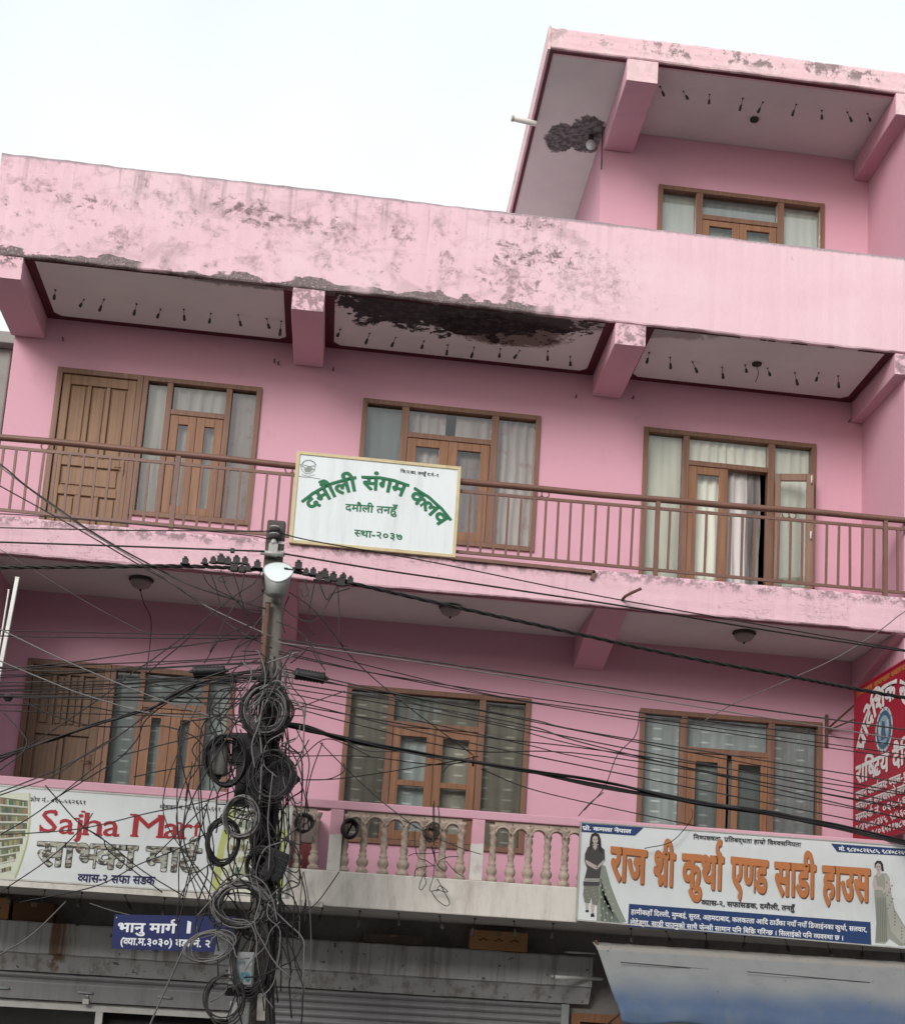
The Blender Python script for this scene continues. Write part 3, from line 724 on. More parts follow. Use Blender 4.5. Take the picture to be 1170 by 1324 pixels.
# top floor
HOLES = []
window(6.545, 8.56, 10.6, 12.09, (0.455, 0.535, 1.44, 1.52), 11.77, 'top floor window seen over the parapet, pale grey panes',
       [(0.02, 0.5, None, None, M_CURT_PALE), (0.5, 1.48, 11.72, None, M_CURT_BLUE), (0.5, 1.48, None, 11.72, M_CURT_PALE), (1.48, 2.0, None, None, M_CURT_PALE)], (0.085, .07, .10, ()))
m = MB(); wall_with_holes(m, 5.86, 9.1, 9.86, 12.73, HOLES)
m.quad((5.86, 0, 9.86), (5.86, 0, 12.73), (5.86, 8, 12.73), (5.86, 8, 9.86))
m.build('wall', M_PINK, B)
# ground floor wall, dark and dirty under the slab
M_LOWWALL = dirty('grimy_plaster', (0.23, 0.215, 0.205), (0.10, 0.09, 0.085), 1.8, 0.8, 0.9, 0.1)
m = MB(); wall_with_holes(m, XL, 12.5, 0.0, 3.64, [(-0.45, 2.72, 0.02, 2.28)]); m.build('wall', M_LOWWALL, B)

# right-hand stair block that comes forward to the balcony front
m = MB(); yb = -1.24
for (z0, z1) in ((3.64, 6.5), (6.87, 9.6)):
    m.quad((9.05, yb, z0), (9.05, 0, z0), (9.05, 0, z1), (9.05, yb, z1)); m.quad((9.05, yb, z0), (XR, yb, z0), (XR, yb, z1), (9.05, yb, z1))
m.quad((9.1, yb, 9.86), (9.1, 0, 9.86), (9.1, 0, 12.73), (9.1, yb, 12.73)); m.quad((9.1, yb, 9.86), (XR, yb, 9.86), (XR, yb, 12.73), (9.1, yb, 12.73))
m.build('stair_block', M_PINK, B)
# left end wall of the first floor balcony and the building's side
m = MB(); m.box(-0.75, -0.2, -1.2, -0.002, 3.64, 6.5); m.build('end_wall', M_PINK, B)
m = MB(); m.quad((XL, 0, 0), (XL, 0, 9.6), (XL, 9, 9.6), (XL, 9, 0)); m.build('wall', M_PINK, B)

# slabs with slightly uneven edges
def wavy_slab(name, x0, x1, yf, yb, z0, z1, mat, amp=0.006, nx=160, soff=None):
    """front face + top (and underside in its own material), edges a little uneven"""
    rnd = random.Random(name + str(z0)); nz = 6; V = []; Fc = []
    ph = [rnd.uniform(0, 6.28) for _ in range(12)]
    def wob(x, k): return amp * (0.5 * math.sin(x * 2.1 + ph[k]) + 0.3 * math.sin(x * 5.7 + ph[k + 1]) + 0.25 * math.sin(x * 17 + ph[k + 2])) + rnd.uniform(-amp, amp) * .35
    for i in range(nx + 1):
        x = x0 + (x1 - x0) * i / nx
        wt, wb, wf = wob(x, 0), wob(x, 3), wob(x, 6) * .7
        V += [(x, yb, z1 + wt), (x, yf + wf + .025, z1 + wt), (x, yf + wf + .006, z1 + wt - .012)]
        V += [(x, yf + wf + wob(x + j, 9) * .4, z1 - .03 - (z1 - z0 - .05) * j / nz) for j in range(nz + 1)]
        V += [(x, yf + wf + .008, z0 + wb + .006), (x, yf + .03, z0 + wb), (x, yb, z0)]
    k = nz + 7
    for i in range(nx):
        for j in range(k - 1): Fc.append((i * k + j, i * k + j + 1, (i + 1) * k + j + 1, (i + 1) * k + j))
    Fc.append(tuple(range(k))); Fc.append(tuple(nx * k + j for j in range(k - 1, -1, -1)))
    m = MB(); m.add(V, Fc, mat)
    return m.build(name, mat, B)
wavy_slab('parapet', XL - .03, XR, F, F + .16, 9.6, 10.73, M_PARAPET, .008, 220)
m = MB(); m.box(XL, XR, F + .162, 9, 9.605, 9.85); m.build('roof_slab', M_SOFFIT, B)
wavy_slab('balcony_edge', XL - .03, XR, F, F + .12, 6.485, 6.87, M_FASCIA, .007, 220)
m = MB(); m.box(XL, XR, F + .122, 9, 6.5, 6.865); m.build('balcony_slab', M_SOFFIT, B)
wavy_slab('roof_edge', 5.02, XR, F, F + .12, 12.73, 13.0, M_ROOFEDGE, .007, 120)
m = MB(); m.box(5.02, XR, F + .122, 9, 12.735, 12.99); m.build('roof_slab', M_SOFFIT_TOP, B)
m = MB(); m.box(4.99, 5.018, F + .01, 9, 12.72, 13.0); m.build('roof_edge', M_ROOFEDGE, B)
m = MB(); m.box(XL, XR, F + .10, -0.004, 3.30, 3.63); m.build('balcony_slab', M_SOFFIT_LOW, B)

# maroon painted borders and pale panels with cut corners on the soffits
def soffit(x0, x1, z, mat, top=False):
    m = MB(); m.quad((x0, F + .035, z), (x1, F + .035, z), (x1, -.003, z), (x0, -.003, z)); m.build('soffit_border', M_MAROON, B)
    c = 0.07; s = 0.10
    a, b, y0, y1 = x0 + s, x1 - s, F + .055, -s
    MB().ngon([(a, y0, z - .004), (b, y0, z - .004), (b, y1 - c, z - .004), (b - c, y1, z - .004), (a + c, y1, z - .004), (a, y1 - c, z - .004)]).build('soffit_panel', mat, B)
soffit(-0.2, 2.50, 9.598, M_SOFFIT); soffit(2.83, 5.87, 9.598, M_SOFFIT); soffit(6.20, 8.92, 9.598, M_SOFFIT)
# thin dark line along the roof edges
m = MB(); m.box(5.05, 5.87, F + .03, F + .075, 12.722, 12.732); m.box(6.20, 8.92, F + .03, F + .075, 12.722, 12.732); m.box(5.022, 5.06, F + .03, 9, 12.721, 12.731); m.build('soffit_border', M_MAROON, B)
m = MB(); m.box(-0.2, 8.9, F + .03, F + .05, 6.475, 6.486); m.build('soffit_border', M_MAROON, B)

# beams under the slabs
def beam(x0, x1, z0, z1, yf=F + .012, mat=M_PINK_BEAM, label=None):
    o = MB().box(x0, x1, yf, -0.002, z0, z1).build('beam', mat, B, bevel=.012)
    if label: o['label'] = label
    if yf < F + .02:
        m = MB(); m.box(x0 + .004, x1 - .004, yf - .006, yf - .0005, z0 + .004, z1 - .004); m.build('beam_end', M_FASCIA if z1 < 12 else M_ROOFEDGE, B)
M_BEAM_OLD = make_fascia('mouldy_beam_paint', 9.3, 9.58, 1.0)
m = MB(); m.box(-0.56, -0.2, F + .012, -0.002, 9.35, 9.594); o = m.build('beam', M_PINK_BEAM, B, bevel=.012)
m = MB(); m.box(-0.557, -0.203, F + .007, F + .0118, 9.352, 9.592); m.build('beam_end', M_BEAM_OLD, B)
beam(2.50, 2.83, 9.35, 9.594); beam(5.87, 6.20, 9.35, 9.594); beam(8.92, 9.6, 9.35, 9.594)
beam(5.87, 6.22, 12.46, 12.729); beam(8.92, 9.6, 12.46, 12.729)
for x0, x1 in ((2.47, 2.80), (5.80, 6.13), (8.95, 9.6)):        # tapered cantilever beams under the first floor ceiling
    m = MB(); m.slab([(F + .03, 6.494), (-.002, 6.494), (-.002, 6.15), (F + .03, 6.478)], lambda u, v, d: (d, u, v), x0, x1); m.build('beam', M_PINK_BEAM, B, bevel=.01)

# ------------------------------------------------------------------ the other side of the street (behind the photographer)
M_ACROSS = dirty('pale_cement_render', (0.46, 0.43, 0.40), (0.30, 0.28, 0.26), 0.7, 0.7, 0.9, 0.1)
OB = thing('terrace_building', (4, -20, 0), 'grey cement rendered terrace facing the pink house across the street', 'building')
m = MB(); m.box(-22, 30, -30, -17.6, 0, 9.6); m.build('wall', M_ACROSS, OB, bevel=.02)
for k in range(10):
    for z in (3.9, 6.6):
        x = -20 + k * 5
        o = MB().box(x, x + 1.8, -17.63, -17.58, z, z + 1.5).build('window', M_CURT_BLUE, OB)

# ------------------------------------------------------------------ second-floor railing
RL = thing('balcony_railing', (4.0, F + .03, 6.88), 'brown steel railing with thin uprights and ring ornaments along the second floor', 'railing')
ry = F + .035
def wav(x): return 0.004 * math.sin(x * 1.7) + 0.003 * math.sin(x * 4.1)
MB().tube([(-0.9 + 0.25 * i, ry, 7.675 + wav(-0.9 + .25 * i) + max(0, (-.9 + .25 * i - 5)) * .012) for i in range(45)], 0.034, 10).build('top_rail', M_RAIL, RL)
def railz(x): return 7.675 + max(0, x - 5) * .012
m = MB(); m.bar((-.9, ry, 7.575), (5, ry, 7.575), .022, .03); m.bar((5.0, ry, 7.575), (10, ry, 7.635), .022, .03); m.build('middle_rail', M_RAIL, RL)
m = MB(); m.bar((-.9, ry, 6.93), (10.0, ry, 6.93), .022, .03); m.build('bottom_rail', M_RAIL, RL)
for x in (-0.85, 1.53, 3.97, 6.40, 8.83):
    m = MB(); m.bar((x, ry + .002, 6.86), (x, ry + .002, railz(x) - .02), .045, .045); m.build('post', M_RAIL, RL)
rr = random.Random(3)
x = -0.80
while x < 9.9:
    if all(abs(x - p) > .05 for p in (-0.85, 1.53, 3.97, 6.40, 8.83)):
        dx = rr.uniform(-.006, .006)
        m = MB(); m.bar((x, ry + .001, 6.944), (x + dx, ry + .001, railz(x) - .115), .023, .02, up=(0, 1, 0)); m.build('baluster', M_RAIL, RL)
    x += 0.1285
for x in (0.27, 2.66, 5.19, 7.79):
    for s_ in (-1, 1):
        m = MB(); R_ = .038
        m.tube([(x + s_ * .036 + R_ * math.cos(a), ry, (7.625 + max(0, x - 5) * .012) + R_ * math.sin(a)) for a in [i * math.pi / 8 for i in range(17)]], .008, 6, cap=False); m.build('ring', M_RAIL, RL)
o = thing('angle_iron', (5.0, F - .02, 6.86), 'dark steel angle bolted under the railing right of the white club sign', 'bracket')
m = MB(); m.bar((4.3, F - .02, 6.845), (5.76, F - .02, 6.83), .03, .035, M_RAIL); m.bar((5.76, F - .02, 6.84), (5.735, F - .02, 6.75), .035, .03, M_RAIL); m.build('bar', M_RAIL, o)
m = MB(); m.bar((4.3, F + .004, 6.842), (5.76, F + .004, 6.828), .03, .006, M_RUST); m.build('flange', M_RUST, o)
m = MB(); m.tube([(6.06, F + .01, 6.57), (6.07, F - .10, 6.58), (6.12, F - .17, 6.60), (6.20, F - .24, 6.63)], .016, 7); tag(m.build('steel_hook', M_RUST, None, (6.1, F, 6.57)), 'short bent steel hook sticking out of the slab edge', 'hook')

# ------------------------------------------------------------------ first-floor balustrade
BS = thing('balustrade', (4.4, F, 3.31), 'cream and pink concrete balustrade with twisted balusters on the first floor', 'balustrade')
m = MB(); m.box(-.8, 9.04, F + .01, F + .17, 4.235, 4.32); m.build('coping', M_PINK_BEAM, BS, bevel=.01)
m = MB(); m.box(-.8, 9.04, F, F + .10, 3.30, 3.64); m.build('base', M_CREAM, BS, bevel=.01)
M_PIER = NG('pink_and_cream_pier'); _o = M_PIER.xyz()
_c = M_PIER.mix(M_PIER.step(M_PIER.math('ADD', _o[2], M_PIER.math('MULTIPLY', M_PIER.noise(9, 4), .05)), 0.70, 0.72), (0.60, 0.57, 0.53), (0.60, 0.32, 0.38))
_c = M_PIER.mix(M_PIER.math('MULTIPLY', M_PIER.step(M_PIER.noise(6, 7, .65), .5, .7), .5), _c, (0.36, 0.30, 0.28)); M_PIER = M_PIER.done(_c, .8, .2)
PIERS = (0.62, 1.75, 3.378, 4.745)
for x in PIERS:
    m = MB(); m.box(x - .062, x + .062, F + .012, F + .135, 3.641, 4.234); m.build('pier', M_PIER, BS, bevel=.006)
def baluster_mesh():
    prof = [(.058, 0), (.058, .03), (.045, .045), (.035, .06), (.05, .08), (.056, .105), (.05, .13), (.034, .15), (.042, .165), (.042, .175), (.03, .19)]
    n0 = len(prof)
    prof += [(.033, .19 + .024 * k) for k in range(1, 12)] + [(.042, .465), (.042, .478), (.034, .485), (.04, .50), (.05, .53), (.056, .555)]
    def fn(r, h, a):
        if .195 < h < .46: return r + .0075 * math.sin(2 * a + h * 75)
        if .07 < h < .14: return r + .004 * math.sin(6 * a)
        return r
    m = MB(); m.lathe(prof, (0, 0, 0), 16, M_BALUSTER, None, fn); return m
bm0 = None; by = F + .075
bxs = [2.66, 2.86, 3.02, 3.185] + [3.47 + .18, 3.47] + [3.85, 4.04, 4.22, 4.41, 4.59] + [4.90, 5.08, 5.255, 5.435, 5.61, 5.79]
for x in sorted(bxs):
    if bm0 is None:
        bm0 = baluster_mesh().build('baluster', M_BALUSTER, None); bm0.parent = BS
        o = bm0
    else:
        o = bm0.copy(); COL.objects.link(o)
    o.location = (x - 4.4, by - F, 3.641 - 3.31); o.rotation_euler = (rr.uniform(-.012, .012), rr.uniform(-.015, .015), rr.uniform(0, 6.28)); o.scale = (rr.uniform(.94, 1.05),) * 2 + (1,)
# arches between the baluster heads
segs = [(2.66, 2.86), (2.86, 3.02), (3.02, 3.185)]
sx = sorted(bxs)
for a, b in zip(sx[:-1], sx[1:]):
    if b - a > .24: continue
    if any(a < p < b for p in PIERS): continue
    m = MB(); n = 10; cx, R_ = (a + b) / 2, (b - a) / 2 - .028; zs = 4.11
    out = [(a, 4.232), (b, 4.232), (b, zs)]
    inn = [(cx + R_ * math.cos(t * math.pi / n), zs + R_ * .95 * math.sin(t * math.pi / n)) for t in range(n + 1)]
    # strip of quads between arch and the straight top
    V = []; Fc = []
    for d in (0, .07):
        for (u, v) in inn: V.append((u, by - .035 + d, v))
        for t in range(n + 1): V.append((b + (a - b) * t / n, by - .035 + d, min(4.232, zs + .0 + .118)))
    k = n + 1
    for t in range(n):
        Fc.append((t, t + 1, k + t + 1, k + t)); Fc.append((2 * k + t + 1, 2 * k + t, 3 * k + t, 3 * k + t + 1)); Fc.append((t + 1, t, 2 * k + t, 2 * k + t + 1))
    m.add(V, Fc)
    o = [(cx + (R_ + .012) * math.cos(t * math.pi / n), by - .040, zs + (R_ + .012) * .95 * math.sin(t * math.pi / n)) for t in range(n + 1)]
    m.tube(o, .011, 6)
    m.build('arch', M_BALUSTER, BS)
m = MB()
for a, b in ((2.60, 3.30), (3.45, 4.675), (4.815, 5.9)): m.box(a, b, by - .03, by + .05, 4.224, 4.2345)
m.build('head_strip', M_BALUSTER, BS)

# ------------------------------------------------------------------ flat sign helper
def fplane(Y): return lambda u, v, d: (u, Y - d, v)
def XZ(px, py, Y=F - .03): p = at(px, py, Y); return (p.x, p.z)
INK_G = flat((0.012, 0.13, 0.055)); INK_K = flat((0.03, 0.03, 0.035)); INK_GREY = flat((0.22, 0.24, 0.23))
INK_RED = flat((0.33, 0.022, 0.03)); INK_NAVY = flat((0.018, 0.02, 0.09)); INK_OR = flat((0.44, 0.165, 0.06)); INK_ORD = flat((0.17, 0.07, 0.04))
INK_DBLUE = flat((0.02, 0.045, 0.135)); INK_W = flat((0.72, 0.73, 0.74))

# --- the club sign on the railing
y0 = F - .035
SG = thing('hanging_signboard', (3.52, y0, 6.84), 'white signboard with green arched lettering, hung on the railing behind the pole top', 'signboard')
x0, x1, z0, z1 = 2.69, 4.345, 6.84, 7.805
MB().box(x0 + .03, x1 - .03, y0, y0 + .03, z0 + .03, z1 - .03).build('board', M_WHITE_OLD, SG)
m = MB(); rect_frame(m, x0, x1, z0, z1, .034, y0 - .012, y0 + .034); m.build('frame', M_SIGNFRAME, SG, bevel=.003)
fn = fplane(y0); P = lambda px, py: XZ(px, py, y0)
def cpx(u, v): return P(370 + u / 4.875, 570 + v / 4.875)
def L1(sign, fnn, s, a, b, h, mat, wt=.012, name='lettering', latin=False, slant=0):
    m = MB(); write(m, fnn, s, a[0], b[0], a[1], b[1], h, mat, wt, .003, latin, slant); m.build(name, mat, sign, normals=False)
PX = 1 / 134.5                       # metres per photo pixel at the front of the house
m = MB(); write_arc(m, fn, 'दमौली संगम क्लव', (cpx(98, 378), cpx(590, 226), cpx(1040, 492)), 19.5 * PX, INK_G, .034); m.build('lettering', INK_G, SG, normals=False)
L1(SG, fn, 'दमौली तनहुँ', cpx(372, 440), cpx(694, 462), 9.5 * PX, INK_G, .02)
L1(SG, fn, 'स्था-२०३७', cpx(428, 600), cpx(732, 628), 9 * PX, INK_G, .02)
L1(SG, fn, 'जि.प.का. तनहुँ द.नं.-१', cpx(720, 200), cpx(962, 228), 4 * PX, INK_K, .02)
m = MB()                              # pale line-drawn emblem
ec = cpx(142, 175); k_ = PX / 4.875
def E_(u, v): q = cpx(u, v); return q
ribbon(m, fn, [E_(88 + i * 8, 150 - 0 + 40 * (i / 12) ** 2 * .9) for i in range(13)], 2.2 * k_ * 2, INK_GREY)
ribbon(m, fn, [E_(92, 150), E_(100, 185), E_(120, 205), E_(150, 208), E_(175, 190), E_(185, 160)], 2 * k_ * 2, INK_GREY)
ribbon(m, fn, [E_(98, 158), E_(125, 172), E_(160, 160), E_(184, 158)], 3 * k_ * 2, INK_GREY)
ribbon(m, fn, [E_(80, 222), E_(110, 228), E_(150, 230), E_(215, 240)], 2 * k_ * 2, INK_GREY)
poly2(m, fn, [E_(112, 178), E_(148, 170), E_(170, 178), E_(150, 198), E_(122, 196)], INK_GREY)
for i, a in enumerate(range(150, 25, -14)):
    q0 = (ec[0] + 52 * k_ * math.cos(math.radians(a)), ec[1] + 58 * k_ * math.sin(math.radians(a))); q1 = (ec[0] + 52 * k_ * math.cos(math.radians(a - 9)), ec[1] + 58 * k_ * math.sin(math.radians(a - 9)))
    ribbon(m, fn, [q0, q1], 7 * k_, INK_K)
ribbon(m, fn, [E_(100, 212), E_(140, 224), E_(180, 214)], 1.6 * k_ * 2, INK_GREY)
m.build('emblem', INK_GREY, SG, normals=False)

# --- the grocery sign, left
y0 = F - .05
SJ = thing('shop_sign', (1.5, y0, 3.35), 'white shop sign with red Latin lettering and shelf pictures, on the left of the balustrade', 'shop sign')
ax0, ax1, az0, az1 = -0.55, 2.955, 3.345, 4.225
MB().box(ax0 + .015, ax1 - .015, y0, y0 + .04, az0 + .012, az1 - .012).build('board', M_WHITE, SJ)
m = MB(); rect_frame(m, ax0, ax1, az0, az1, .016, y0 - .008, y0 + .045); m.build('frame', M_ALU, SJ)
m = MB(); m.box(ax0, ax1 + .35, y0 - .03, F + .0, 3.285, 3.338); m.build('ledge', M_CREAM, SJ)
fn = fplane(y0); P = lambda px, py: XZ(px, py, y0)
def sp(u, v): return P(u / 3.9, 1000 + v / 3.9)
m = MB(); rs = random.Random(5)
COLS = [flat(c) for c in ((0.20, 0.20, 0.13), (0.33, 0.34, 0.22), (0.10, 0.09, 0.07), (0.42, 0.42, 0.34), (0.26, 0.16, 0.10), (0.14, 0.18, 0.10), (0.30, 0.26, 0.12), (0.06, 0.14, 0.10))]
SHELF = flat((0.50, 0.51, 0.46)); LIME = flat((0.42, 0.46, 0.16)); PALE = flat((0.56, 0.58, 0.48))
def inside_left(v): return 148 - 85 * max(0, (v - 250) / 300) ** 1.6 if v > 250 else 148
# left photograph of shelves: rows fanning towards the vanishing side
bgp = [sp(-150, 96)] + [sp(inside_left(v), v) for v in (98, 180, 250, 320, 380, 440, 490, 535)] + [sp(-150, 540)]
poly2(m, fn, bgp, PALE, .002)
DKSH = flat((0.13, 0.135, 0.085))
for r in range(9):
    va, vb = 100 + r * 50, 140 + r * 50
    uu = inside_left(min(vb, 535)) - 5
    if vb < 500: poly2(m, fn, [sp(-150, va), sp(uu, va + (250 - va) * .25), sp(uu, vb + (250 - vb) * .25), sp(-150, vb)], DKSH, .0025)
    u = -150
    while True:
        w_ = rs.uniform(7, 17); mid = (va + vb) / 2
        if u + w_ > inside_left(min(mid + 20, 535)) - 4: break
        t0, t1 = (u + 150) / 300, (u + w_ + 150) / 300
        conv = lambda v, t: v + (250 - v) * 0.25 * t
        hgt = rs.uniform(.6, .95)
        q = [(u, conv(vb, t0)), (u + w_ - 2, conv(vb, t1)), (u + w_ - 2, conv(vb - (vb - va) * hgt, t1)), (u, conv(vb - (vb - va) * hgt, t0))]
        if all(98 < v < 536 for _, v in q): poly2(m, fn, [sp(a, b) for a, b in q], rs.choice(COLS), .003)
        u += w_ * .94
    q = [(-150, vb), (inside_left(vb) - 4, vb + (250 - vb) * .25), (inside_left(vb) - 4, vb + 7 + (250 - vb) * .25), (-150, vb + 8)]
    if q[-1][1] < 534 and vb + 7 + (250 - vb) * .25 < 534: poly2(m, fn, [sp(a, b) for a, b in q], SHELF, .0035)
ribbon(m, fn, [sp(inside_left(v) + 4, v) for v in (100, 180, 250, 320, 380, 440, 490, 532)], 6 / 3.9 * PX, LIME, .004)
m.build('shelf_picture', None, SJ, normals=False)
m = MB()                              # right picture, seen between the coils
ra, rb = 2.30, 2.925
poly2(m, fn, [(ra + .10, 4.2), (rb, 4.2), (rb, 3.37), (ra - .02, 3.37), (ra + .02, 3.8)], PALE, .002)
poly2(m, fn, [(ra + .06, 4.2), (ra + .12, 4.2), (ra + .05, 3.8), (ra + .03, 3.37), (ra - .04, 3.37), (ra - .01, 3.8)], LIME, .003)
poly2(m, fn, [(rb - .13, 3.98), (rb, 4.0), (rb, 3.37), (rb - .05, 3.37), (rb - .1, 3.6)], LIME, .003)
for r in range(7):
    z = 3.43 + r * .11; u = ra + .1
    while u < rb - .16:
        w_ = rs.uniform(.02, .05); poly2(m, fn, [(u, z), (u + w_ * .85, z + .005), (u + w_ * .85, z + rs.uniform(.04, .08)), (u, z + .06)], rs.choice(COLS), .003); u += w_
    poly2(m, fn, [(ra + .06, z - .012), (rb - .13, z), (rb - .13, z + .006), (ra + .06, z - .004)], SHELF, .0035)
m.build('shelf_picture', None, SJ, normals=False)
L1(SJ, fn, 'फोन नं.- ०६५-५६२६६१', sp(148, 141), sp(436, 158), 5 * PX, INK_K, .012)
L1(SJ, fn, 'मोबाइल नं. ९८५६०६-५६६१', sp(806, 178), sp(1115, 192), 5 * PX, INK_K, .012)
L1(SJ, fn, 'व्यास-२ सफा सडक', sp(392, 546), sp(780, 560), 9.5 * PX, INK_NAVY, .03)
# Latin serif lettering: drawn strokes with slab feet
m = MB()
def serif_line(m):
    u0, u1 = 200, 1010
    # each letter: glyph, left u, right u, baseline v, x-height or cap height (in crop px)
    for ch, ua, ub, vb, hh, cap in (('S', 205, 285, 295, 112, True), ('a', 297, 372, 303, 0, False), ('j', 375, 412, 308, 0, False), ('h', 420, 510, 309, 0, False), ('a', 520, 600, 314, 0, False),
                                    ('M', 668, 820, 318, 115, True), ('a', 826, 900, 326, 0, False), ('r', 905, 968, 329, 0, False), ('t', 972, 1010, 332, 0, False)):
        v, f, a = glyph(ch, 0); xa = min(p[0] for p in v); xb = max(p[0] for p in v)
        A = sp(ua, vb); Bq = sp(ub, vb + (ub - ua) * .045); sc = 0.212 / caph(.012)
        for kk in range(5):
            dx, dz = ((0, 0), (.0035, 0), (-.0035, 0), (0, .002), (0, -.002))[kk]
            m.add([fn(A[0] + dx + (p[0] - xa) / (xb - xa) * (Bq[0] - A[0]), A[1] + dz + (p[0] - xa) / (xb - xa) * (Bq[1] - A[1]) + p[1] * sc, .003 + kk * .0004) for p in v], f, INK_RED)
        def slab(u, v_, w_, h_=9): poly2(m, fn, [sp(u, v_ - h_), sp(u + w_, v_ - h_ + w_ * .045), sp(u + w_, v_ + w_ * .045), sp(u, v_)], INK_RED, .0056)
        if ch == 'a': slab(ub - 20, vb + 3, 22)
        if ch == 'h': slab(ua - 6, vb + 1, 36); slab(ub - 30, vb + 4, 38); slab(ua - 8, vb - 112, 20)
        if ch == 'M': slab(ua - 10, vb, 40); slab(ub - 32, vb + 6, 44); slab(ua - 10, vb - 106, 34); slab(ub - 22, vb - 100, 34)
        if ch == 'r': slab(ua - 6, vb + 1, 42); slab(ua - 8, vb - 74, 22)
        if ch == 'j': slab(ua + 4, vb - 76, 26)
        if ch == 'S': slab(ua - 4, vb - 2, 9, 34); slab(ub - 8, vb - 82, 9, 30)
serif_line(m); m.build('lettering', INK_RED, SJ, normals=False)
# the big Devanagari line is filled with a picture of shelves and outlined in black
g = NG('picture_filled_lettering'); o_ = g.scaled(1, 1, 1)
br = g.n('ShaderNodeTexNoise'); br.inputs['Scale'].default_value = 16; br.inputs['Detail'].default_value = 3; g.lk(g.scaled(.6, 1, 1.8), br.inputs['Vector'])
c = g.mix(g.step(br.outputs['Fac'], .44, .54), (0.06, 0.06, 0.052), (0.34, 0.345, 0.29)); c = g.mix(g.math('MULTIPLY', g.step(g.noise(22, 2), .58, .62), .55), c, (0.26, 0.15, 0.10))
c = g.mix(g.math('MULTIPLY', g.step(g.noise(19, 2, vec=g.scaled(1, 1, 1, (5, 3, 1))), .60, .64), .9), c, (0.55, 0.55, 0.50)); M_PICT = g.done(c, .5, .25)
m = MB(); write(m, fn, 'साभ्का मार्ट', sp(183, 468)[0], sp(1000, 505)[0], sp(183, 462)[1], sp(1000, 498)[1], 29 * PX, INK_K, .042, .003); m.build('lettering', INK_K, SJ, normals=False)
m = MB(); write(m, fn, 'साभ्का मार्ट', sp(183, 468)[0], sp(1000, 505)[0], sp(183, 462)[1], sp(1000, 498)[1], 29 * PX, M_PICT, .026, .0065); m.build('lettering', M_PICT, SJ, normals=False)

# --- the clothes shop sign, right
y0 = F - .05
SR = thing('shop_sign', (7.4, y0, 3.31), 'white shop sign with orange lettering and two printed women, above the awning', 'shop sign')
bx0, bx1, bz0, bz1 = 5.735, 9.16, 3.315, 4.275
MB().slab([(bx0 + .01, 3.33), (bx1 - .01, 3.262), (bx1 - .01, bz1 - .012), (bx0 + .01, bz1 - .008)], lambda u, v, d: (u, y0 + d, v), 0, .04).build('board', M_WHITE, SR)
for a_, b_ in (((bx0, 3.322), (bx1, 3.254)), ((bx0, bz1), (bx1, bz1 - .006)), ((bx0, 3.33), (bx0, bz1)), ((bx1, 3.262), (bx1, bz1))):
    m = MB(); m.bar((a_[0], y0 + .018, a_[1]), (b_[0], y0 + .018, b_[1]), .05 if abs(a_[0] - b_[0]) > .1 else .012, .012 if abs(a_[0] - b_[0]) > .1 else .05); m.build('frame_bar', M_ALU, SR)
fn = fplane(y0); P = lambda px, py: XZ(px, py, y0)
def rp(u, v): return P(700 + u / 2.489, 1040 + v / 2.489)
m = MB()
poly2(m, fn, [rp(124, 60), rp(328, 75), rp(300, 101), rp(122, 88)], INK_DBLUE); poly2(m, fn, [rp(930, 126), rp(1200, 146), rp(1200, 168), rp(950, 153)], INK_DBLUE)
poly2(m, fn, [rp(281, 320), rp(1057, 379), rp(1060, 455), rp(277, 393)], INK_DBLUE)
m.build('blue_panel', INK_DBLUE, SR, normals=False)
def L2(s, a, b, h, mat, wt=.012): L1(SR, (lambda u, v, d: (u, y0 - d - .003, v)), s, a, b, h, mat, wt)
L2('प्रो. कमला नेपाल', rp(131, 82), rp(287, 93), 4.6 * PX, INK_W, .035)
L2('मो. ९८४०८२६५८५, ९८४०८२६५८९', rp(955, 149), rp(1195, 163), 4.6 * PX, INK_W, .035)
L2('निष्पक्षता, प्रतिबद्धता हाम्रो विश्वसनियता', rp(487, 112), rp(833, 137), 5.4 * PX, INK_K, .018)
L2('व्यास-२, सफासडक, दमौली, तनहुँ', rp(513, 323), rp(812, 343), 6.2 * PX, INK_K, .03)
L2('हामीकहाँ दिल्ली, मुम्बई, सुरत, अहमदाबाद, कलकत्ता आदि ठाउँका नयाँ नयाँ डिजाईनका कुर्था, सलवार,', rp(287, 353), rp(1045, 411), 5.8 * PX, INK_W, .02)
L2('लेहेङ्गा, साडी पाउनुको साथै फेन्सी सामान पनि बिक्रि गरिन्छ । सिलाईको पनि व्यवस्था छ ।', rp(284, 386), rp(970, 438), 5.8 * PX, INK_W, .02)
for s, ua, ub, va, vb in (('राज', 220, 332, 240, 252), ('श्री', 357, 424, 252, 262), ('कुर्था', 450, 580, 262, 272), ('एण्ड', 607, 723, 272, 284), ('साडी', 748, 877, 288, 298), ('हाउस', 902, 1052, 300, 310)):
    m = MB(); a, b = rp(ua, va), rp(ub, vb)
    write(m, fn, s, a[0] + .008, b[0] + .008, a[1] - .01, b[1] - .01, 41.5 * PX, INK_ORD, .044, .003); m.build('lettering', INK_ORD, SR, normals=False)
    m = MB(); write(m, fn, s, a[0], b[0], a[1], b[1], 41.5 * PX, INK_OR, .036, .0065); m.build('lettering', INK_OR, SR, normals=False)

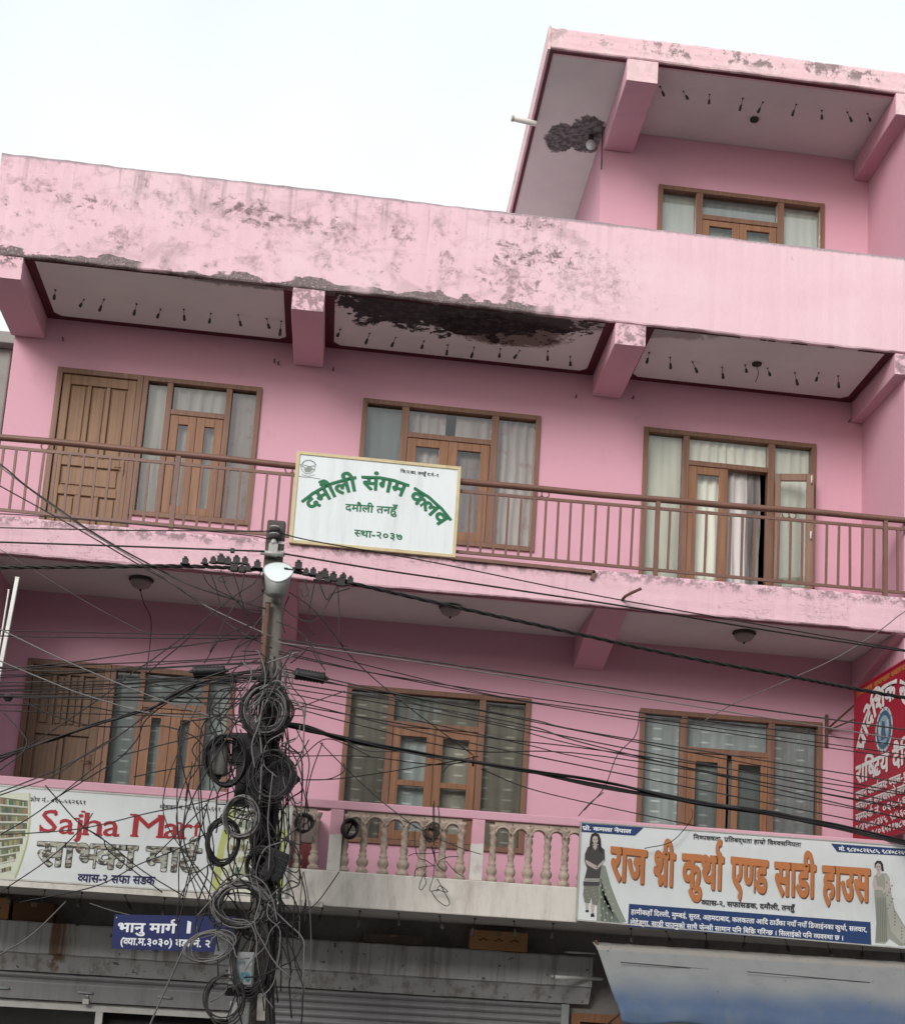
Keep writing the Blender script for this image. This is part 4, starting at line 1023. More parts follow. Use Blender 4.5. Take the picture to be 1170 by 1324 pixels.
SKIN = flat((0.42, 0.36, 0.33)); HAIR = flat((0.025, 0.022, 0.022)); KURTA = flat((0.06, 0.055, 0.056)); KLITE = flat((0.30, 0.29, 0.27)); SHAWL = flat((0.22, 0.25, 0.205)); SHAWL2 = flat((0.115, 0.14, 0.115)); SARI = flat((0.27, 0.275, 0.24)); SARI2 = flat((0.16, 0.165, 0.14)); SARI3 = flat((0.36, 0.355, 0.31)); DRED = flat((.20, .04, .05))
def figure_left():
    m = MB(); q = lambda pts: [rp(a, b) for a, b in pts]; L = .003
    def pg(pts, mt, l): poly2(m, fn, q(pts), mt, l)
    pg([(190, 190), (206, 200), (222, 260), (245, 320), (272, 378), (246, 384), (176, 382), (178, 330), (182, 250)], SHAWL, .003)
    for i in range(5): pg([(188 + i * 3, 240 + i * 16), (194 + i * 4, 240 + i * 16), (200 + i * 13, 380), (190 + i * 13, 381)], SHAWL2, .0042)
    for i in range(16): x_, z_ = 186 + (i * 37 % 60) * (.4 + i / 26), 260 + i * 7.4; pg([(x_, z_), (x_ + 4, z_ - 3), (x_ + 7, z_ + 2), (x_ + 3, z_ + 5)], SARI3, .0045)
    pg([(136, 262), (182, 262), (186, 300), (178, 325), (162, 322), (160, 300), (154, 318), (138, 316), (133, 290)], SARI2, .0033)
    for i in range(9): x_, z_ = 138 + (i * 23 % 42), 270 + i * 5.5; pg([(x_, z_), (x_ + 3, z_ - 2), (x_ + 5, z_ + 2)], SARI3, .0045)
    pg([(140, 318), (152, 318), (150, 344), (143, 346)], SKIN, .0034); pg([(158, 322), (170, 323), (167, 348), (160, 350)], SKIN, .0034)
    pg([(142, 340), (151, 340), (152, 347), (141, 347)], HAIR, .0042); pg([(158, 352), (168, 350), (170, 362), (157, 362)], HAIR, .0042)
    pg([(148, 138), (162, 130), (186, 132), (202, 146), (204, 180), (192, 196), (186, 246), (136, 246), (146, 205), (138, 185), (139, 160)], KURTA, .0048)
    pg([(136, 238), (186, 239), (186, 246), (136, 246)], KLITE, .0053); pg([(134, 248), (186, 249), (186, 262), (134, 262)], KURTA, .0048)
    pg([(142, 178), (152, 184), (178, 198), (183, 207), (174, 210), (148, 196), (140, 186)], SKIN, .0056)
    pg([(196, 182), (203, 176), (198, 190), (182, 206), (174, 204)], SKIN, .0056)
    pg([(160, 96), (172, 91), (184, 96), (190, 112), (192, 138), (196, 158), (186, 150), (182, 128), (162, 128), (158, 150), (154, 130), (156, 110)], HAIR, .0053)
    pg([(164, 106), (171, 101), (179, 105), (181, 117), (177, 127), (172, 131), (167, 127), (163, 117)], SKIN, .006)
    pg([(168, 130), (176, 130), (178, 138), (172, 148), (165, 138)], SKIN, .0058)
    for x_ in (167, 174): pg([(x_, 113), (x_ + 4, 113), (x_ + 3, 115.5), (x_, 115)], HAIR, .0066)
    pg([(169.5, 122), (175, 122), (172, 124.5)], DRED, .0066)
    m.build('printed_figure', None, SR, normals=False)
def figure_right():
    m = MB(); q = lambda pts: [rp(a, b) for a, b in pts]
    def pg(pts, mt, l): poly2(m, fn, q(pts), mt, l)
    pg([(1068, 232), (1080, 222), (1108, 222), (1118, 236), (1124, 290), (1136, 340), (1160, 380), (1192, 430), (1198, 452), (1150, 455), (1118, 432), (1104, 448), (1072, 446), (1076, 380), (1070, 300)], SARI, .0033)
    pg([(1102, 224), (1116, 234), (1122, 290), (1134, 345), (1166, 396), (1192, 440), (1160, 448), (1124, 410), (1112, 350), (1106, 290)], SARI3, .004)
    for i in range(6): pg([(1078 + i * 5, 300), (1080 + i * 5, 300), (1080 + i * 6, 442), (1076 + i * 6, 442)], SARI2, .0044)
    for i in range(18): x_, z_ = 1106 + (i * 17 % 22) + max(0, i - 8) * 5, 250 + i * 10.5; pg([(x_, z_), (x_ + 4, z_ - 2), (x_ + 6, z_ + 3), (x_ + 2, z_ + 4)], SARI2, .0046)
    pg([(1066, 236), (1074, 232), (1078, 262), (1098, 268), (1098, 276), (1070, 275), (1063, 262)], SKIN, .0052)
    pg([(1114, 240), (1120, 250), (1118, 272), (1098, 286), (1094, 280), (1110, 266)], SKIN, .0052)
    pg([(1070, 190), (1078, 181), (1090, 182), (1097, 192), (1100, 214), (1094, 216), (1090, 205), (1074, 204), (1070, 205)], HAIR, .005)
    pg([(1074, 194), (1081, 189), (1089, 193), (1091, 204), (1087, 214), (1082, 219), (1077, 214), (1073, 203)], SKIN, .0058)
    pg([(1078, 217), (1088, 217), (1092, 226), (1083, 236), (1074, 227)], SKIN, .0056)
    for x_ in (1076, 1084): pg([(x_, 200), (x_ + 4.5, 200), (x_ + 3, 202.5), (x_, 202)], HAIR, .0065)
    pg([(1079, 210), (1086, 210), (1082, 213)], DRED, .0065)
    m.build('printed_figure', None, SR, normals=False)
figure_left(); figure_right()

# --- the red newspaper sign, at right angles to the house
RX = 8.83
RS = thing('projecting_sign', (RX, -1.3, 4.4), 'red sign with white lettering and round blue emblem, standing out from the wall at right', 'sign')
sy0, sy1, sz0, sz1 = -0.44, -2.35, 4.36, 6.05
MB().box(RX, RX + .03, sy1, sy0, sz0, sz1).build('board', M_RED, RS)
m = MB()
for (a, b, c, d) in ((sy1, sy0, sz0 - .02, sz0), (sy1, sy0, sz1, sz1 + .02)): m.box(RX - .006, RX + .036, a, b, c, d)
m.box(RX - .006, RX + .036, sy0 + .0, sy0 + .02, sz0 - .02, sz1 + .02); m.box(RX - .006, RX + .036, sy1 - .02, sy1, sz0 - .02, sz1 + .02); m.build('frame', M_RED, RS)
rfn = lambda u, v, d: (RX - d, -u, v)              # u grows towards the street
def rq(px, py): p = atx(px, py, RX); return (-p.y, p.z)
INK_RW = flat((0.62, 0.60, 0.60)); INK_YE = flat((0.42, 0.17, 0.04))
W_ = sy0 - sy1; um = -(sy0 + sy1) / 2
m = MB(); write_arc(m, rfn, 'प्रादेशिक खबर', ((-sy0 + .06, 5.42), (um, 5.93), (-sy1 - .06, 5.42)), .20, INK_RW, .04); m.build('lettering', INK_RW, RS, normals=False)
def LR(s, z, h, u0=None, u1=None, mat=INK_RW, wt=.02):
    m = MB(); write(m, rfn, s, -sy0 + .05 if u0 is None else u0, -sy1 - .05 if u1 is None else u1, z, z, h, mat, wt); m.build('lettering', mat, RS, normals=False)
LR('राष्ट्रिय दैनिक', 5.02, .185, wt=.035)
LR('प्रधान कार्यालय: व्यास-१, दमौली', 4.855, .075, wt=.03); LR('सत्यतथ्य समाचारको लागि माध्यम', 4.735, .075, wt=.03); LR('सम्पर्क नं. ०६५-५६२६६२', 4.615, .075, wt=.03)
LR('९८४६०७८३४५, ९८५६०२९३१०', 4.505, .065, wt=.03); LR('९८०६५३१७८७', 4.405, .06, -sy0 + .5, -sy1 - .5, wt=.03)
LR('निष्पक्ष समाचार स्वतन्त्र आवाज', 5.965, .05, -sy0 + .06, -sy1 - .06, INK_YE, .03)
m = MB(); ecx, ecz = um - .12, 5.46
poly2(m, rfn, disc(ecx, ecz, .235, .235, 28), flat((0.45, 0.48, 0.50)), .003); poly2(m, rfn, disc(ecx, ecz, .20, .20, 28), flat((0.05, 0.11, 0.17)), .0045)
poly2(m, rfn, disc(ecx, ecz, .15, .15, 24), flat((0.22, 0.33, 0.40)), .006)
for k in range(5): poly2(m, rfn, disc(ecx + (k - 2) * .055, ecz + .03 * (-1) ** k, .03, .07, 8), flat((0.45, 0.48, 0.50)), .0075)
poly2(m, rfn, [(ecx - .08, ecz - .10), (ecx + .08, ecz - .10), (ecx + .03, ecz + .08), (ecx - .04, ecz + .10)], flat((0.05, 0.11, 0.17)), .009)
for k in range(12): a = k * math.pi / 6; poly2(m, rfn, disc(ecx + .217 * math.cos(a), ecz + .217 * math.sin(a), .014, .014, 6), flat((0.05, 0.11, 0.17)), .0045)
m.build('emblem', None, RS, normals=False)
# steel bracket to the wall
for a, b, w_ in (((8.66, -.02, 5.50), (8.66, -.02, 5.86), .03), ((8.67, -.03, 5.70), (RX, sy0 + .02, 5.90), .022), ((8.67, -.03, 5.68), (RX, sy0 - .02, 5.74), .018), ((RX + .015, -.003, 5.0), (RX + .015, sy0, 5.0), .025)):
    m = MB(); m.bar(a, b, w_, w_, up=(0, 1, 0)); m.build('bracket_bar', M_RUST, RS)

# low cabinet on the first floor balcony, seen through the balusters by the pole
LC = thing('cabinet', (2.95, -.2, 3.64), 'low grey brown cabinet with maroon lower half, behind the balusters nearest the pole', 'cabinet')
MB().box(2.80, 3.20, -.42, -.01, 3.645, 4.30).build('carcass', dirty('grey_brown_board', (0.15, 0.115, 0.10), (0.09, 0.07, 0.06), 3, .5, .7), LC, bevel=.004)
for x in (2.81, 3.005): MB().box(x, x + .185, -.436, -.4205, 3.66, 3.98).build('door', dirty('maroon_board', (0.14, 0.025, 0.03), (0.08, 0.018, 0.02), 3, .5, .6), LC, bevel=.004)
for x in (2.81, 3.005): MB().box(x, x + .185, -.434, -.4205, 3.99, 4.29).build('drawer', dirty('brown_board', (0.13, 0.10, 0.09), (0.08, 0.065, 0.055), 3, .5, .6), LC, bevel=.004)

# ------------------------------------------------------------------ ground floor: hood, shutters, doors
HY = -0.22
m = MB()
prof = [(0.0, 3.02), (HY, 3.035), (HY - .012, 3.02), (HY - .012, 2.73), (HY + .02, 2.712), (HY + .13, 2.55), (0.0, 2.545)]
nx = 60; V = []; rh = random.Random(11)
for i in range(nx + 1):
    x = -0.52 + (6.12 + .52) * i / nx
    for k, (y, z) in enumerate(prof): V.append((x, y + (rh.uniform(-.004, .004) if 0 < k < 6 else 0), z + (rh.uniform(-.003, .003) if 0 < k < 6 else 0)))
k = len(prof); m.add(V, [(i * k + j, i * k + j + 1, (i + 1) * k + j + 1, (i + 1) * k + j) for i in range(nx) for j in range(k - 1)] + [tuple(range(k)), tuple(nx * k + j for j in range(k - 1, -1, -1))])
m.build('shutter_hood', M_HOOD, B)
def slats(name, x0, x1, z0, z1, y, label):
    m = MB(); P_ = []; z = z1
    while z > z0:
        for t in range(6):
            a = math.pi * t / 6; P_.append((y - .016 * math.sin(a), z - .062 * t / 6))
        P_.append((y + .006, z - .066)); z -= .074
    V = [(x, yy, zz) for x in (x0, x1) for yy, zz in P_]; n = len(P_)
    m.add(V, [(i, i + 1, n + i + 1, n + i) for i in range(n - 1)], None, False); o = m.build(name, M_SHUTTER, B); o['label'] = label; return o
slats('roller_shutter', 2.86, 5.84, 0.05, 2.545, -0.05, 'closed grey roller shutter of ribbed steel')
sh = slats('roller_shutter', -0.45, 2.72, 2.44, 2.545, -0.05, 'half raised grey roller shutter')
m = MB(); m.box(-0.45, 2.72, -.07, -.03, 2.275, 2.44); m.build('bottom_bar', M_SHUTTER, sh, bevel=.006)
for x in (0.20, 1.02, 1.80):
    m = MB(); m.tube([(x - .075, -.068, 2.372), (x - .05, -.078, 2.37), (x + .05, -.078, 2.368), (x + .075, -.068, 2.366)], .013, 8); o = m.build('handle', M_GREYBOX, sh)
for x in (2.79, 5.88):
    m = MB(); m.box(x - .04, x + .04, -.10, -.003, 0.03, 2.54); m.build('shutter_guide', M_GREYBOX, B, bevel=.004)
m = MB(); m.box(1.00, 1.06, -.095, -.072, 2.26, 2.31); m.tube([(1.03, -.085, 2.31), (1.03, -.085, 2.345), (1.045, -.085, 2.35), (1.05, -.085, 2.31)], .005); m.build('padlock_hasp', M_ALU, sh)
m = MB(); m.box(-.45, 2.72, -.02, .05, 2.19, 2.268); m.box(1.13, 1.20, -.018, .05, 0.05, 2.19); m.box(-.45, -.39, -.018, .05, .05, 2.19); m.box(2.66, 2.72, -.018, .05, .05, 2.19)
sf = m.build('shop_front', M_ALU, B)
MB().quad((-.39, .02, .3), (1.13, .02, .3), (1.13, .02, 2.19), (-.39, .02, 2.19)).build('pane', M_GLASS, sf)
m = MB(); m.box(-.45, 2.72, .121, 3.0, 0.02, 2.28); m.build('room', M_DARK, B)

# things lying on the hood
def carton(loc, w_, d_, h_, label, mat=M_CARDBOARD, rot=0, print_=True):
    x, y, z = loc; o = thing('cardboard_box', loc, label, 'box')
    MB().box(x - w_ / 2, x + w_ / 2, y - d_ / 2, y + d_ / 2, z, z + h_).build('carton', mat, o, bevel=.006)
    m = MB(); m.box(x - w_ / 2 - .001, x + w_ / 2 + .001, y - .03, y + .03, z + h_ + .0005, z + h_ + .002); m.box(x - .03, x + .03, y - d_ / 2 - .002, y - d_ / 2 - .0005, z + h_ * .75, z + h_ - .004)
    m.build('tape', flat((0.24, 0.17, 0.10)), o)
    if print_:
        m = MB(); rr_ = random.Random(label)
        for k in range(3):
            cx = x + (k - 1) * w_ * .27; zc = z + h_ * .5
            m.add([(cx + a, y - d_ / 2 - .0025, zc + b_) for a, b_ in [(-.06, .01), (-.03, -.015), (0, .012), (.03, -.01), (.06, .014), (.03, .008), (0, .028), (-.03, .004)]], [tuple(range(8))])
        m.build('printing', flat((0.10, 0.05, 0.025)), o)
    o.rotation_euler.z = rot; return o
carton((5.13, -.135, 3.04), .60, .18, .20, 'open brown carton lying on the rusty hood near the clothes shop sign')
carton((-0.06, -.10, 3.04), .52, .18, .215, 'light brown carton at the left end of the hood')
carton((0.44, -.10, 3.04), .40, .18, .19, 'darker brown carton beside the light carton on the hood', dirty('dark_cardboard', (0.13, 0.07, 0.04), (0.08, 0.045, 0.025), 4, .5, .9, .1), print_=False)
carton((4.05, -.10, 3.04), .62, .16, .10, 'low dim carton in the shadow over the closed shutter', dirty('dusty_cardboard', (0.13, 0.10, 0.085), (0.07, 0.055, 0.045), 4, .5, .9, .1), print_=False)
# two white rods sticking out at the end of the hood
for (a, b_, r_, lab) in (((at(714, 1263, -.5)), at(778, 1266, -.15), .018, 'longer white rod standing out under the awning end'), (at(731, 1231, -.5), at(770, 1233, -.15), .010, 'thin white rod just under the slab by the awning')):
    o = thing('white_rod', a, lab, 'rod'); m = MB(); m.tube([a, b_], r_, 10); m.build('tube', M_PVC, o); m = MB(); d = (b_ - a).normalized(); m.tube([a - d * .012, a + d * .02], r_ * 1.12, 10); m.build('end_cap', M_LAMPGREY, o)
# brown louvred door by the shutter
LD = thing('louvred_door', (6.3, -.1, 0), 'brown louvred wooden door half hidden behind the blue awning', 'door')
m = MB(); x0, x1 = 5.95, 6.75; m.box(x0, x0 + .09, -.10, -.04, .02, 2.46); m.box(x1 - .09, x1, -.10, -.04, .02, 2.46); m.box(x0 + .09, x1 - .09, -.098, -.042, 2.37, 2.46); m.build('door_frame', M_WOOD, LD, bevel=.004)
m = MB()
for k in range(38):
    z = .1 + k * .06; m.add([(x0 + .09, -.09, z), (x1 - .09, -.09, z), (x1 - .09, -.05, z + .045), (x0 + .09, -.05, z + .045), (x0 + .09, -.082, z - .008), (x1 - .09, -.082, z - .008), (x1 - .09, -.042, z + .037), (x0 + .09, -.042, z + .037)], [(0, 1, 2, 3), (7, 6, 5, 4), (0, 4, 5, 1), (3, 2, 6, 7)])
m.build('louvres', make_wood('red_brown_wood', (0.20, 0.075, 0.035), (0.13, 0.05, 0.025)), LD)

# ------------------------------------------------------------------ awning
AW = thing('awning', (7.6, -1.4, 3.1), 'faded blue and grey tarpaulin awning under the clothes shop sign', 'awning')
prof = [(-1.36, 3.125), (-1.50, 3.085), (-1.56, 3.05), (-1.75, 2.93), (-1.95, 2.80), (-2.12, 2.68), (-2.25, 2.585), (-2.32, 2.53), (-2.345, 2.47), (-2.35, 2.41), (-2.352, 2.375)]
ra = random.Random(4); V = []; nx = 90; k = len(prof)
for i in range(nx + 1):
    t = i / nx
    for j, (y, z) in enumerate(prof):
        f = j / (k - 1); x = (5.90 + .12 * f) + (10.4 - 5.9 - .12 * f) * t
        sag = -.035 * math.sin(math.pi * f) * (0.5 + .5 * math.sin(x * 4.3 + 1)) + .014 * math.sin(x * 11 + j * .5) * f + .02 * math.sin(x * 5.3 + .3 * j) * f * f + ra.uniform(-.004, .004)
        low = (.012 * math.sin(x * 3.1) + .01 * math.sin(x * 9)) * (1 if j >= k - 2 else 0)
        V.append((x, y - .5 * sag, z + sag * .6 + low))
m = MB(); m.add(V, [(i * k + j, i * k + j + 1, (i + 1) * k + j + 1, (i + 1) * k + j) for i in range(nx) for j in range(k - 1)], None, True)
o = m.build('sheet', M_TARP, AW, normals=False); sd = o.modifiers.new('thick', 'SOLIDIFY'); sd.thickness = .004
m = MB(); m.tube([(5.93, -1.38, 3.13), (5.98, -1.75, 2.84), (6.03, -2.20, 2.50)], .016, 7, M_RUST); m.build('side_bar', M_RUST, AW)
m = MB(); m.tube([(6.02, -2.20, 2.50), (10.4, -2.20, 2.50)], .016, 7); m.build('front_bar', M_RUST, AW)
m = MB(); m.tube([(6.12, -.1, 2.05), (6.07, -1.2, 2.32), (6.05, -2.18, 2.48)], .014, 7); m.build('strut', M_RUST, AW)
m = MB(); pts = [(6.10 + .17 * i, -1.76 - .02 * math.sin(i * .8), 2.925 - .003 * i) for i in range(6)] ; m.tube([(p[0], p[1] - .014, p[2] + .002) for p in pts], .006, 5); m.build('seam', flat((0.05, 0.05, 0.055)), AW)
m = MB(); m.tube([(7.3 + .17 * i, -1.80 - .015, 2.912 - .004 * i) for i in range(8)], .005, 5); m.build('seam', flat((0.05, 0.05, 0.055)), AW)

# ------------------------------------------------------------------ left neighbour and the white battens
N = thing('grey_house', (-3, 2, 0), 'grey plastered house just showing past the left end of the pink house', 'building')
MB().box(-8, -0.66, 0.5, 9, 0, 9.42).build('wall', M_NEIGHBOUR, N, bevel=.02)
MB().box(-8.2, -0.60, 0.35, 9.2, 9.422, 9.56).build('roof', M_NEIGHBOUR, N, bevel=.01)
for (a, b_, lab, w_) in ((at(23, 748, -1.28), at(-6, 900, -1.28), 'longer white batten leaning at the left end of the first floor', .037), (at(12, 764, -1.2), at(-2, 850, -1.2), 'shorter grey white batten behind the leaning one', .014)):
    o = thing('white_batten', b_, lab, 'batten'); m = MB(); m.bar(a, b_, w_, .03, up=(0, 1, 0)); m.build('rod', M_PVC, o, bevel=.004)
    m = MB(); d = (a - b_).normalized(); m.bar(a, a + d * .012, w_ + .004, .034, up=(0, 1, 0)); m.build('end_cap', M_ALU, o)

# ------------------------------------------------------------------ lamps and dead bulb holders
def bulb_proto():
    o = thing('bulb_holder', (0, 0, 0), 'x', 'bulb holder')
    m = MB(); m.lathe([(.012, 0), (.012, -.005), (.006, -.010)], (0, 0, 0), 8); m.build('ceiling_rose', M_BULB, o)
    m = MB(); m.tube([(0, 0, -.01), (.003, 0, -.045), (0, 0, -.075)], .0032, 5); m.build('flex', M_BULB, o)
    m = MB(); m.lathe([(.006, -.07), (.013, -.078), (.013, -.10), (.016, -.108), (.016, -.132), (.011, -.139), (.002, -.140)], (0, 0, 0), 9); m.build('lamp_socket', M_BULB, o)
    return o
BP = bulb_proto(); first = [True]; rb_ = random.Random(9)
def bulb(px, py, z, label, group, Y=None, sc=1.0):
    p = atz(px, py, z) if Y is None else at(px, py, Y); p.z = z
    o = BP if first[0] else copy_tree(BP); first[0] = False
    o.location = p; o.scale = (sc, sc, sc * rb_.uniform(.75, 1.2)); o.rotation_euler = (rb_.uniform(-.35, .35), rb_.uniform(-.42, .42), rb_.uniform(0, 6)); tag(o, label, 'bulb holder', group)
G2 = 'dead bulb holders under the second floor ceiling'
for a in [(72, 380), (109, 392), (135, 392), (177, 398), (208, 405), (238, 405), (273, 410), (308, 412), (345, 417), (364, 420)]: bulb(a[0], a[1] - 5, 9.592, 'small dark bulb holder hanging from the grey ceiling above the panelled door', G2)
for a in [(440, 430), (478, 435), (512, 440), (548, 445), (579, 450), (613, 453), (647, 455), (672, 457), (708, 458), (737, 465)]: bulb(a[0], a[1] - 4, 9.592, 'small dark bulb holder hanging from the ceiling bay with the black stain', G2)
for a in [(839, 460), (866, 466), (895, 472), (933, 479), (963, 476), (992, 480), (1027, 486), (1058, 486), (1083, 490)]: bulb(a[0], a[1] - 4, 9.592, 'small dark bulb holder hanging from the ceiling above the open window', G2)
for a in [(853, 115), (883, 121), (917, 125), (960, 130), (986, 135), (1029, 138), (1062, 146), (1095, 148), (1121, 150)]: bulb(a[0], a[1] - 3, 12.733, 'small dark bulb holder hanging from the topmost ceiling', 'dead bulb holders under the roof')
for a in [(10, 1156), (58, 1158), (106, 1160), (161, 1163), (213, 1166)]: bulb(*a, 3.292, 'dark bulb holder hanging under the slab below the grocery sign', 'bulb holders under the first floor slab', -1.13, 1.15)
for a in [(367, 1180), (417, 1180), (465, 1185), (515, 1186), (568, 1190), (614, 1192), (664, 1197), (715, 1202)]: bulb(*a, 3.292, 'dark bulb holder hanging under the cream slab edge between the two shop signs', 'bulb holders under the first floor slab', -1.13, 1.15)
for a in [(815, 1210), (860, 1214), (912, 1217), (962, 1222), (1014, 1226), (1068, 1230), (1115, 1234), (1163, 1238)]: bulb(*a, 3.292, 'dark bulb holder hanging between the clothes shop sign and the awning', 'bulb holders under the first floor slab', -1.13, 1.15)
for (x, y, lab) in ((1.23, -.82, 'dusty glass dome lamp with a loose wire hanging from it, left of the pole'), (4.37, -.80, 'dusty glass dome lamp on the ceiling below the white club sign'), (7.48, -.80, 'dusty glass dome lamp on the ceiling at right')):
    o = thing('ceiling_lamp', (x, y, 6.499), lab, 'lamp')
    m = MB(); m.lathe([(.105, 6.499), (.125, 6.488), (.125, 6.475), (.11, 6.468)], (x, y, 0), 20); m.build('base_ring', M_BULB, o)
    m = MB(); m.lathe([(.108, 6.47), (.105, 6.445), (.085, 6.415), (.05, 6.395), (.015, 6.385), (.001, 6.384)], (x, y, 0), 20); m.build('glass_dome', M_DOME, o)
    m = MB(); m.lathe([(.012, 6.385), (.012, 6.37), (.002, 6.366)], (x, y, 0), 8); m.build('finial', M_BULB, o)
    if x < 2:
        m = MB(); m.tube(smooth_path([(x, y, 6.38), (x + .02, y + .2, 6.30), (x + .07, y + .5, 6.2), (x + .05, y + .75, 5.9), (x + .02, -.012, 5.6)], 6), .005, 5); m.build('loose_wire', M_BULB, o)
o = thing('ceiling_hook', (7.53, -.54, 12.733), 'dark round fan hook plate on the topmost ceiling', 'hook plate')
m = MB(); m.lathe([(.05, 12.733), (.05, 12.71), (.02, 12.70), (.012, 12.68), (.002, 12.678)], (7.53, -.54, 0), 14); m.build('plate', M_BULB, o)
m = MB(); m.tube([(7.53, -.54, 12.68), (7.535, -.53, 12.60)], .005, 5); m.build('wire_end', M_PVC, o)
p = atz(978, 470, 9.592); o = thing('ceiling_hook', p, 'dark fan plate with a dangling wire on the ceiling above the open window', 'hook plate')
m = MB(); m.lathe([(.055, p.z), (.05, p.z - .02), (.01, p.z - .035)], (p.x, p.y, 0), 14); m.build('plate', M_BULB, o)
m = MB(); m.tube(smooth_path([(p.x, p.y, p.z - .03), (p.x + .02, p.y, p.z - .12), (p.x - .01, p.y, p.z - .22)], 5), .005, 5); m.build('wire_end', M_BULB, o)
p = Vector((5.74, .16, 12.728)); o = thing('bulb_lamp', p, 'pale round lamp in the broken plaster beside the topmost beam', 'lamp')
m = MB(); m.lathe([(.03, p.z), (.03, p.z - .05), (.02, p.z - .06)], (p.x, p.y, 0), 10); m.build('lamp_socket', M_BULB, o)
m = MB(); m.lathe([(.02, p.z - .05), (.045, p.z - .075), (.058, p.z - .11), (.05, p.z - .145), (.025, p.z - .165), (.002, p.z - .17)], (p.x, p.y, 0), 14); m.build('globe', M_LAMPWHITE, o)
m = MB(); m.tube(smooth_path([(5.85, .0, 12.72), (5.848, -.004, 12.5), (5.855, -.005, 12.2)], 6), .007, 6); tag(m.build('wall_cable', M_BULB, None, (5.85, 0, 11.6)), 'dark cable running down the corner of the top floor room', 'cable')
o = thing('roof_pipe', (5.0, -.05, 12.66), 'grey plastic drain pipe stub sticking out of the roof edge', 'pipe')
m = MB(); m.tube([(5.05, -.05, 12.66), (4.76, -.09, 12.665)], .032, 12, cap=False); m.build('pipe', M_PVC, o); m = MB(); m.tube([(4.775, -.088, 12.665), (4.755, -.0905, 12.6652)], .037, 12); m.build('rim', M_LAMPGREY, o)
# small nails and hooks in the wall
for (px, py) in ((82, 440), (355, 468), (360, 471), (431, 479), (744, 514), (818, 515), (1097, 545)):
    p = at(px, py, -.01); m = MB(); m.tube([(p.x, 0, p.z), (p.x, -.04, p.z), (p.x + .004, -.05, p.z + .02)], .007, 6); tag(m.build('wall_hook', M_BULB, None, p), 'tiny dark hook in the pink wall close under a second floor beam', 'hook', 'hooks in the second floor wall')

# ------------------------------------------------------------------ utility pole
PY = -2.6
def pole_x(z): return 2.62 + (6.58 - z) * 0.0538
PO = thing('utility_pole', (pole_x(0), PY, 0), 'weathered concrete utility pole leaning slightly and smothered in cables', 'pole')
m = MB(); m.tube([(pole_x(z), PY, z) for z in (0, 2, 4, 6.0)], .125, 12, r1=.088); m.build('shaft', M_POLE, PO)
m = MB(); m.box(pole_x(6.4) - .082, pole_x(6.4) + .082, PY - .055, PY + .055, 5.95, 6.62); m.build('pole_head', dirty('dark_weathered_pole_head', (0.085, 0.075, 0.07), (0.045, 0.04, 0.038), 8, .7, .85, .2), PO, bevel=.02)
ix = at(355, 700, PY - .1).x
for (py, rr_) in ((684, .042), (693, .042)):
    z = at(355, py, PY - .1).z; m = MB(); m.lathe([(.02, -.03), (rr_, -.022), (rr_ + .006, 0), (rr_, .012), (.022, .03)], (ix - .005, PY - .10, z), 14); m.build('insulator', M_BULB, PO)
    m = MB(); m.lathe([(rr_ + .002, -.006), (rr_ + .008, 0), (rr_ + .002, .008)], (ix - .005, PY - .10, z + .014), 14); m.build('insulator_rim', M_PORC, PO)
z = at(355, 712, PY - .1).z
m = MB(); m.box(ix - .045, ix + .035, PY - .12, PY - .056, z - .05, z + .06); m.tube([(ix - .11, PY - .11, z - .03), (ix + .10, PY - .11, z - .03)], .022, 8); m.lathe([(.02, .05), (.035, .07), (.02, .1), (.008, .12)], (ix - .005, PY - .10, z), 10); m.build('clamp', M_PORC, PO)
for py in (702, 714):
    z_ = at(366, py, PY - .06).z; m = MB(); m.box(ix + .03, ix + .085, PY - .062, PY - .056, z_ - .012, z_ + .012); m.build('steel_band', M_ALU, PO)
# rusty pipe strapped to the pole
o = thing('rusty_pipe', at(341, 850, PY - .16), 'short rusty steel pipe strapped upright to the front of the pole', 'pipe')
m = MB(); a, b_ = at(347, 780, PY - .14), at(340, 866, PY - .14); m.tube([b_, a], .023, 10, cap=False); m.build('pipe', M_RUST, o)
m = MB(); m.tube([a + Vector((.024 * math.cos(t), .024 * math.sin(t), 0)) for t in [i * math.pi / 5 for i in range(11)]], .004, 5); m.build('rim', M_BULB, o)

# street lamp head, seen from below
LM = at(356, 774, PY - .10)
SL = thing('street_lamp', LM, 'grey street lamp head with white glass, tilted up at the top of the pole', 'street lamp')
cxl, cyl = LM.x + .01, PY - .20; zb0 = LM.z; zfr = at(357, 751, cyl - .13).z; zbk = at(357, 727, cyl + .13).z
V = []; n = 28; rb0, rt0 = .085, .138
def lr(z): return rb0 + (rt0 - rb0) * min(1, (z - zb0) / (zbk - zb0) * 1.25)
for k in range(n):
    a = 2 * math.pi * k / n; V.append((cxl + rb0 * math.cos(a), cyl + rb0 * math.sin(a), zb0))
for k in range(n):
    a = 2 * math.pi * k / n; z = (zfr + zbk) / 2 + (zbk - zfr) / 2 * math.sin(a); V.append((cxl + lr(z) * math.cos(a), cyl + lr(z) * math.sin(a), z))
m = MB(); m.add(V, [(k, (k + 1) % n, n + (k + 1) % n, n + k) for k in range(n)] + [tuple(range(n - 1, -1, -1))], None, True); m.build('housing', M_LAMPGREY, SL)
cen = Vector((cxl, cyl, (zfr + zbk) / 2)); up_ = Vector((0, -(zbk - zfr), .26)).normalized() * .003
m = MB(); m.add([cen + up_ * 2] + [cen + (Vector(p) - cen) * .985 + up_ for p in V[n:]], [(0, 1 + k, 1 + (k + 1) % n) for k in range(n)], None, True); m.build('lamp_glass', M_LAMPWHITE, SL)
